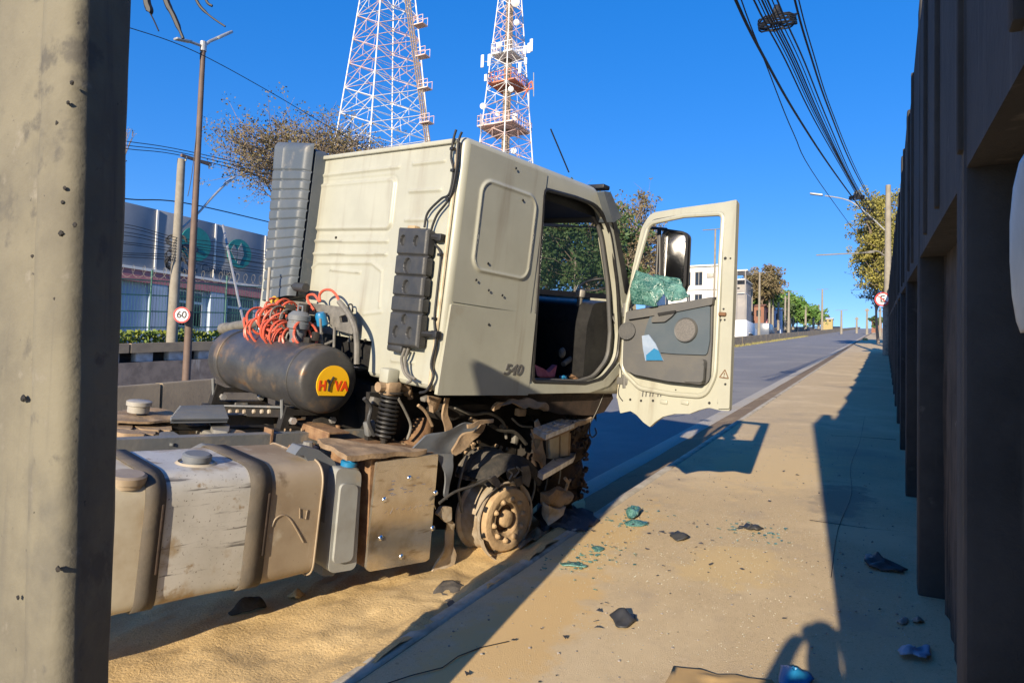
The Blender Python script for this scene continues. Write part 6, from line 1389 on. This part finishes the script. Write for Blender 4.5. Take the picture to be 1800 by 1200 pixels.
# glass crumbs and grit
random.seed(50); q = MB()
def crumb(x, y, s):
    z = zr(y)+.004; a = random.uniform(0, 6.28); R_m = Matrix.Rotation(a, 3, 'Z'); vs = [V((x, y, z))+R_m @ V(p) for p in ((-s, -s*.6, 0), (s, -s*.7, 0), (s*.2, s, 0), (0, 0, s*1.1))]; q.add(vs, [(0, 1, 3), (1, 2, 3), (2, 0, 3), (0, 2, 1)])
for (px, py, sp_, n) in ((1118, 912, .28, 420), (1050, 975, .30, 420), (1320, 935, .35, 320), (1290, 960, .9, 900), (1200, 1030, 1.0, 500), (1590, 1040, .4, 260), (1560, 900, .6, 160)):
    c = G(px, py)
    for _ in range(n):
        x, y = c.x+random.gauss(0, sp_*.6), c.y+random.gauss(0, sp_)
        if -2.05 < x < .16: crumb(x, y, random.uniform(.0012, .0036))
m = mat('crumbs', (.50, .58, .52), (.44, .38, .29), sc=30, rough=.3); M['crumbs'] = m
stuff(tag(q.build('glass_crumbs', 'crumbs', smooth=False), 'fine crumbs of glass and grit strewn over the pavement', 'glass crumbs'))
# small stones and thin shards of many sizes
random.seed(81); q = MB()
for _ in range(1500):
    x = random.uniform(-2.1, .15); y = 1.6+10*random.random()**1.6; r = .0022+.008*random.random()**5
    if x < -2.0+.0*y and random.random() < .3: pass
    q.ico((x, y, zr(y)+r*.3+.004), r, 1, (1, random.uniform(.6, 1.2), .6), .5)
stuff(tag(q.build('pebbles', 'stone', smooth=False, recalc=False), 'small stones and grit lying loose over the pavement', 'grit'))
q = MB()
for _ in range(170):
    k = random.random(); cx_, cy_ = random.choice([(-1.9, 5.8), (-1.4, 5.4), (-.95, 5.8), (-1.3, 3.8), (-1.8, 7.2), (-.1, 5.2), (-.6, 7.8)]); x = cx_+random.gauss(0, .35); y = cy_+random.gauss(0, .6)
    if not -2.1 < x < .12: continue
    a = random.uniform(0, 6.28); s_ = .006+.022*random.random()**3; R_m = Matrix.Rotation(a, 3, 'Z'); z = zr(y)+.006; n_ = random.randint(3, 5)
    pts = [V((x, y, z))+R_m @ V((math.cos(j*6.283/n_)*s_*random.uniform(.5, 1.4), math.sin(j*6.283/n_)*s_*random.uniform(.3, .9), random.uniform(0, s_*.5))) for j in range(n_)]
    q.add(pts+[p+V((0, 0, .003)) for p in pts], [tuple(range(n_)), tuple(range(2*n_-1, n_-1, -1))]+[(j, (j+1) % n_, n_+(j+1) % n_, n_+j) for j in range(n_)])
stuff(tag(q.build('plastic_shards', 'blackplastic', smooth=False), 'tiny dark plastic shards scattered between the larger fragments', 'debris'))
q = MB()
for _ in range(150):
    c_ = random.choice([G(1118, 912), G(1050, 975), G(1320, 935), G(1010, 990)]); x, y = c_.x+random.gauss(0, .16), c_.y+random.gauss(0, .2)
    if x < -2.1: continue
    a = random.uniform(0, 6.28); s_ = random.uniform(.006, .018); R_m = Matrix.Rotation(a, 3, 'Z'); z = zr(y)+.006
    pts = [V((x, y, z))+R_m @ V(p) for p in ((-s_, -s_*.3, 0), (s_*.8, -s_*.4, .002), (s_*.9, s_*.5, s_*.3), (-s_*.6, s_*.6, s_*.2))]
    q.add(pts+[p+V((0, 0, .004)) for p in pts], [(0, 1, 2, 3), (7, 6, 5, 4), (0, 1, 5, 4), (1, 2, 6, 5), (2, 3, 7, 6), (3, 0, 4, 7)])
stuff(tag(q.build('glass_chips', 'shatter', smooth=False), 'small green glass chips around the larger broken glass pieces', 'broken glass'))
# black rubber and cloth in front of the bare wheel, torn flap on the sand
def lump(name, px, off, m, label, cat, amp, seed): return sheet(name, px, off, .012, m, label, cat, amp, None, 8, seed)
lump('rubber_sheet', [(940, 900), (965, 888), (990, 892), (1010, 898), (1042, 908), (1052, 925), (1030, 936), (1000, 938), (975, 934), (950, 936)], -.02, 'cloth', 'crumpled black rubber sheet between the bare wheel and the pavement edge', 'rubber sheet', .08, 21)
lump('wheel_debris', [(955, 925), (985, 920), (960, 945), (935, 955), (915, 966), (920, 950)], -.04, 'dustbrown', 'sandy torn strip lying beside the bare wheel rim', 'debris', .05, 22)
lump('torn_mudflap', [(765, 1042), (790, 1020), (812, 1028), (852, 1020), (850, 1046), (820, 1060), (770, 1072)], -.03, 'rubberdust', 'torn grey mudflap lying on the sand at the kerb edge', 'mudflap', .018, 23)
lump('bent_strip', [(725, 962), (742, 948), (738, 958), (706, 1004), (700, 1002)], -.05, 'dustbrown', 'narrow pale bent strip on the sand below the steel plate', 'debris', .02, 24)
for px, lb, sd in (([(400, 1082), (425, 1074), (452, 1066), (470, 1070), (440, 1080)], 'dark oily clod at the shadow edge under the fuel tank', 25), ([(505, 1050), (520, 1046), (535, 1050), (520, 1058)], 'small pale clod of sand at the shadow edge under the tank', 26)):
    lump('clod', px, -.04, 'rubber' if sd == 25 else 'sand', lb, 'clod', .05, sd)
# shattered windscreen glass folded over the door window ledge
def fold(name, quads, m, label, cat, Y):
    q = MB(); pts_all = []
    for quad in quads:
        P4 = [TW(TY(a, b, Y+dy)) for a, b, dy in quad]; pts_all += P4
        nn = 8
        q.relief(lambda u, v, P4=P4: (P4[0]*(1-u)+P4[1]*u)*(1-v)+(P4[3]*(1-u)+P4[2]*u)*v+TF*(.012*noise.noise(V((u*4, v*4, P4[0].x*9))))+TU*(.010*noise.noise(V((u*3+5, v*3, P4[0].x*7)))), nn, nn)
    c = sum(pts_all, V((0, 0, 0)))/len(pts_all); o = q.build(name, m, org=c, ang=30, recalc=False); s = o.modifiers.new('thickness', 'SOLIDIFY'); s.thickness = .006; s.offset = 0
    return tag(o, label, cat)
fold('shattered_window', [[(1118, 474, -.06), (1166, 492, -.02), (1146, 512, -.10), (1107, 508, -.10)], [(1107, 508, -.10), (1146, 512, -.10), (1156, 538, -.08), (1110, 534, -.07)], [(1146, 512, -.10), (1166, 492, -.02), (1170, 512, -.03), (1152, 536, -.09)], [(1150, 482, .03), (1196, 490, .03), (1200, 505, .03), (1160, 505, .0)], [(1164, 494, -.01), (1198, 500, .02), (1212, 522, -.03), (1180, 531, -.05)], [(1164, 500, -.02), (1184, 512, -.04), (1180, 531, -.06), (1168, 520, -.05)]], 'shatter', 'folded sheet of shattered green glass sagging over the open door window ledge', 'broken glass', YO)
q = MB(); P4 = [TW(TY(a, b, YO-.105)) for a, b in ((1128, 590), (1140, 588), (1152, 604), (1166, 634), (1134, 634), (1130, 612))]; c = sum(P4, V((0, 0, 0)))/6
q.plate([((p-c).dot(TR_), (p-c).dot(TU)) for p in P4], [], lambda u, v, w: c+TR_*u+TU*v+TF*(w+.05*(v)**2*4), .012); o = q.build('paper_packet', 'paper', org=c, smooth=False)
tag(o, 'pale blue and white paper packet tucked in the open door pocket', 'packet')
q = MB(); p3 = [TW(TY(a, b, YO-.112)) for a, b in ((1136, 624), (1150, 612), (1158, 616), (1165, 633), (1136, 633))]
q.plate([((p-c).dot(TR_), (p-c).dot(TU)) for p in p3], [], lambda u, v, w: c+TR_*u+TU*v+TF*(w-.010), .004); b_ = q.build('print_panel', 'cyan', o, smooth=False)
# things lying on the cab floor
def inlump(name, px, X, m, label, cat, r=.05, sq=(1, 1, .6), seed=1):
    p = TW(TS(*px, X)); o = MB().ico(p, r, 3, sq, .6).build(name, m, org=p, ang=60); return tag(o, label, cat)
q = MB(); p = [TW(TS(a, b, -.22)) for a, b in ((938, 640), (955, 648), (968, 655), (982, 642), (978, 662), (960, 668), (940, 660))]; c = sum(p, V((0, 0, 0)))/7
q.plate([((a-c).dot(TF), (a-c).dot(TU)) for a in p], [], lambda u, v, w: c+TF*u+TU*v-TR_*(w-.08*noise.noise(V((u*9, v*9, 1)))), .05); tag(q.build('pink_cloth', 'pink', org=c), 'crumpled pink cloth lying in the open doorway', 'cloth')
inlump('bundle', (1000, 652), -.4, 'cloth', 'dark grey bundle behind the pink cloth in the doorway', 'bundle', .10, (1, 1.2, .8))
inlump('crumpled_paper', (1040, 648), -.3, 'signwhite', 'crumpled white paper at the front of the cab doorway', 'paper', .05, (1, 1, .9))
inlump('crumpled_paper', (1028, 660), -.2, 'paper', 'small torn pale paper low in the cab doorway', 'paper', .03, (1, 1.3, .5))
inlump('brown_bag', (1010, 662), -.25, 'brownrust', 'brown crumpled bag on the doorway floor beside the white paper', 'bag', .06, (1, 1.6, .5))
inlump('plastic_bottle', (990, 664), -.18, 'bluecap', 'small blue plastic bottle beside the pink cloth', 'bottle', .03, (1, 1.5, .7))

# ---------------------------------------------------------------- the person behind the camera, seen only by the shadow
def person():
    base = V((.16, -.32, zr(-.32))); r = empty('person', base, 'person holding up a phone, seen only as a shadow on the pavement', 'person')
    J = {'pel': (.0, 0, .95, .15), 'spn': (0, 0, 1.18, .14), 'chs': (0, .0, 1.38, .15), 'nck': (0, .02, 1.50, .062), 'hd0': (0, .05, 1.58, .085), 'hd1': (0, .05, 1.70, .09), 'hd2': (0, .04, 1.77, .06),
         'ls': (-.19, .0, 1.43, .07), 'le': (-.285, .10, 1.30, .052), 'lh': (-.17, .20, 1.57, .040), 'lw': (-.12, .22, 1.62, .035), 'rs': (.17, .0, 1.43, .07), 're': (.30, .08, 1.25, .052), 'rh': (.16, .20, 1.5, .04), 'rw': (.08, .22, 1.60, .035),
         'lt': (-.10, 0, .88, .105), 'lk': (-.11, .03, .50, .07), 'la': (-.11, 0, .09, .048), 'lf': (-.12, .13, .04, .04), 'rt': (.10, 0, .88, .105), 'rk': (.11, .03, .50, .07), 'ra': (.11, 0, .09, .048), 'rf': (.12, .13, .04, .04)}
    E = [('pel', 'spn'), ('spn', 'chs'), ('chs', 'nck'), ('nck', 'hd0'), ('hd0', 'hd1'), ('hd1', 'hd2'), ('chs', 'ls'), ('ls', 'le'), ('le', 'lh'), ('lh', 'lw'), ('chs', 'rs'), ('rs', 're'), ('re', 'rh'), ('rh', 'rw'), ('pel', 'lt'), ('lt', 'lk'), ('lk', 'la'), ('la', 'lf'), ('pel', 'rt'), ('rt', 'rk'), ('rk', 'ra'), ('ra', 'rf')]
    K = list(J); me = bpy.data.meshes.new('body'); me.from_pydata([J[k][:3] for k in K], [(K.index(a), K.index(b)) for a, b in E], [])
    o = bpy.data.objects.new('body', me); COL.objects.link(o); o.parent = r
    o.modifiers.new('skin', 'SKIN'); 
    for i, k in enumerate(K): me.skin_vertices[0].data[i].radius = (J[k][3],)*2
    me.skin_vertices[0].data[0].use_root = True
    s = o.modifiers.new('smooth', 'SUBSURF'); s.levels = s.render_levels = 2; me.materials.append(M['jeans'])
    for sx, wx in ((-1, -.12), (1, .08)):
        for k in range(4):
            q = MB(); b0 = base+V((wx, .22, 1.615)); q.tube([b0+V((0, .0, .012*k)), b0+V((-sx*.03, .03, .015+.014*k)), b0+V((-sx*.055, .025, .018+.014*k))], [.010, .009, .007], 8); q.build('finger', 'skin', r)
        q = MB(); b0 = base+V((wx, .20, 1.60)); q.tube([b0, b0+V((-sx*.03, -.02, .02)), b0+V((-sx*.05, -.015, .03))], [.011, .010, .008], 8); q.build('thumb', 'skin', r)
    return r
person()
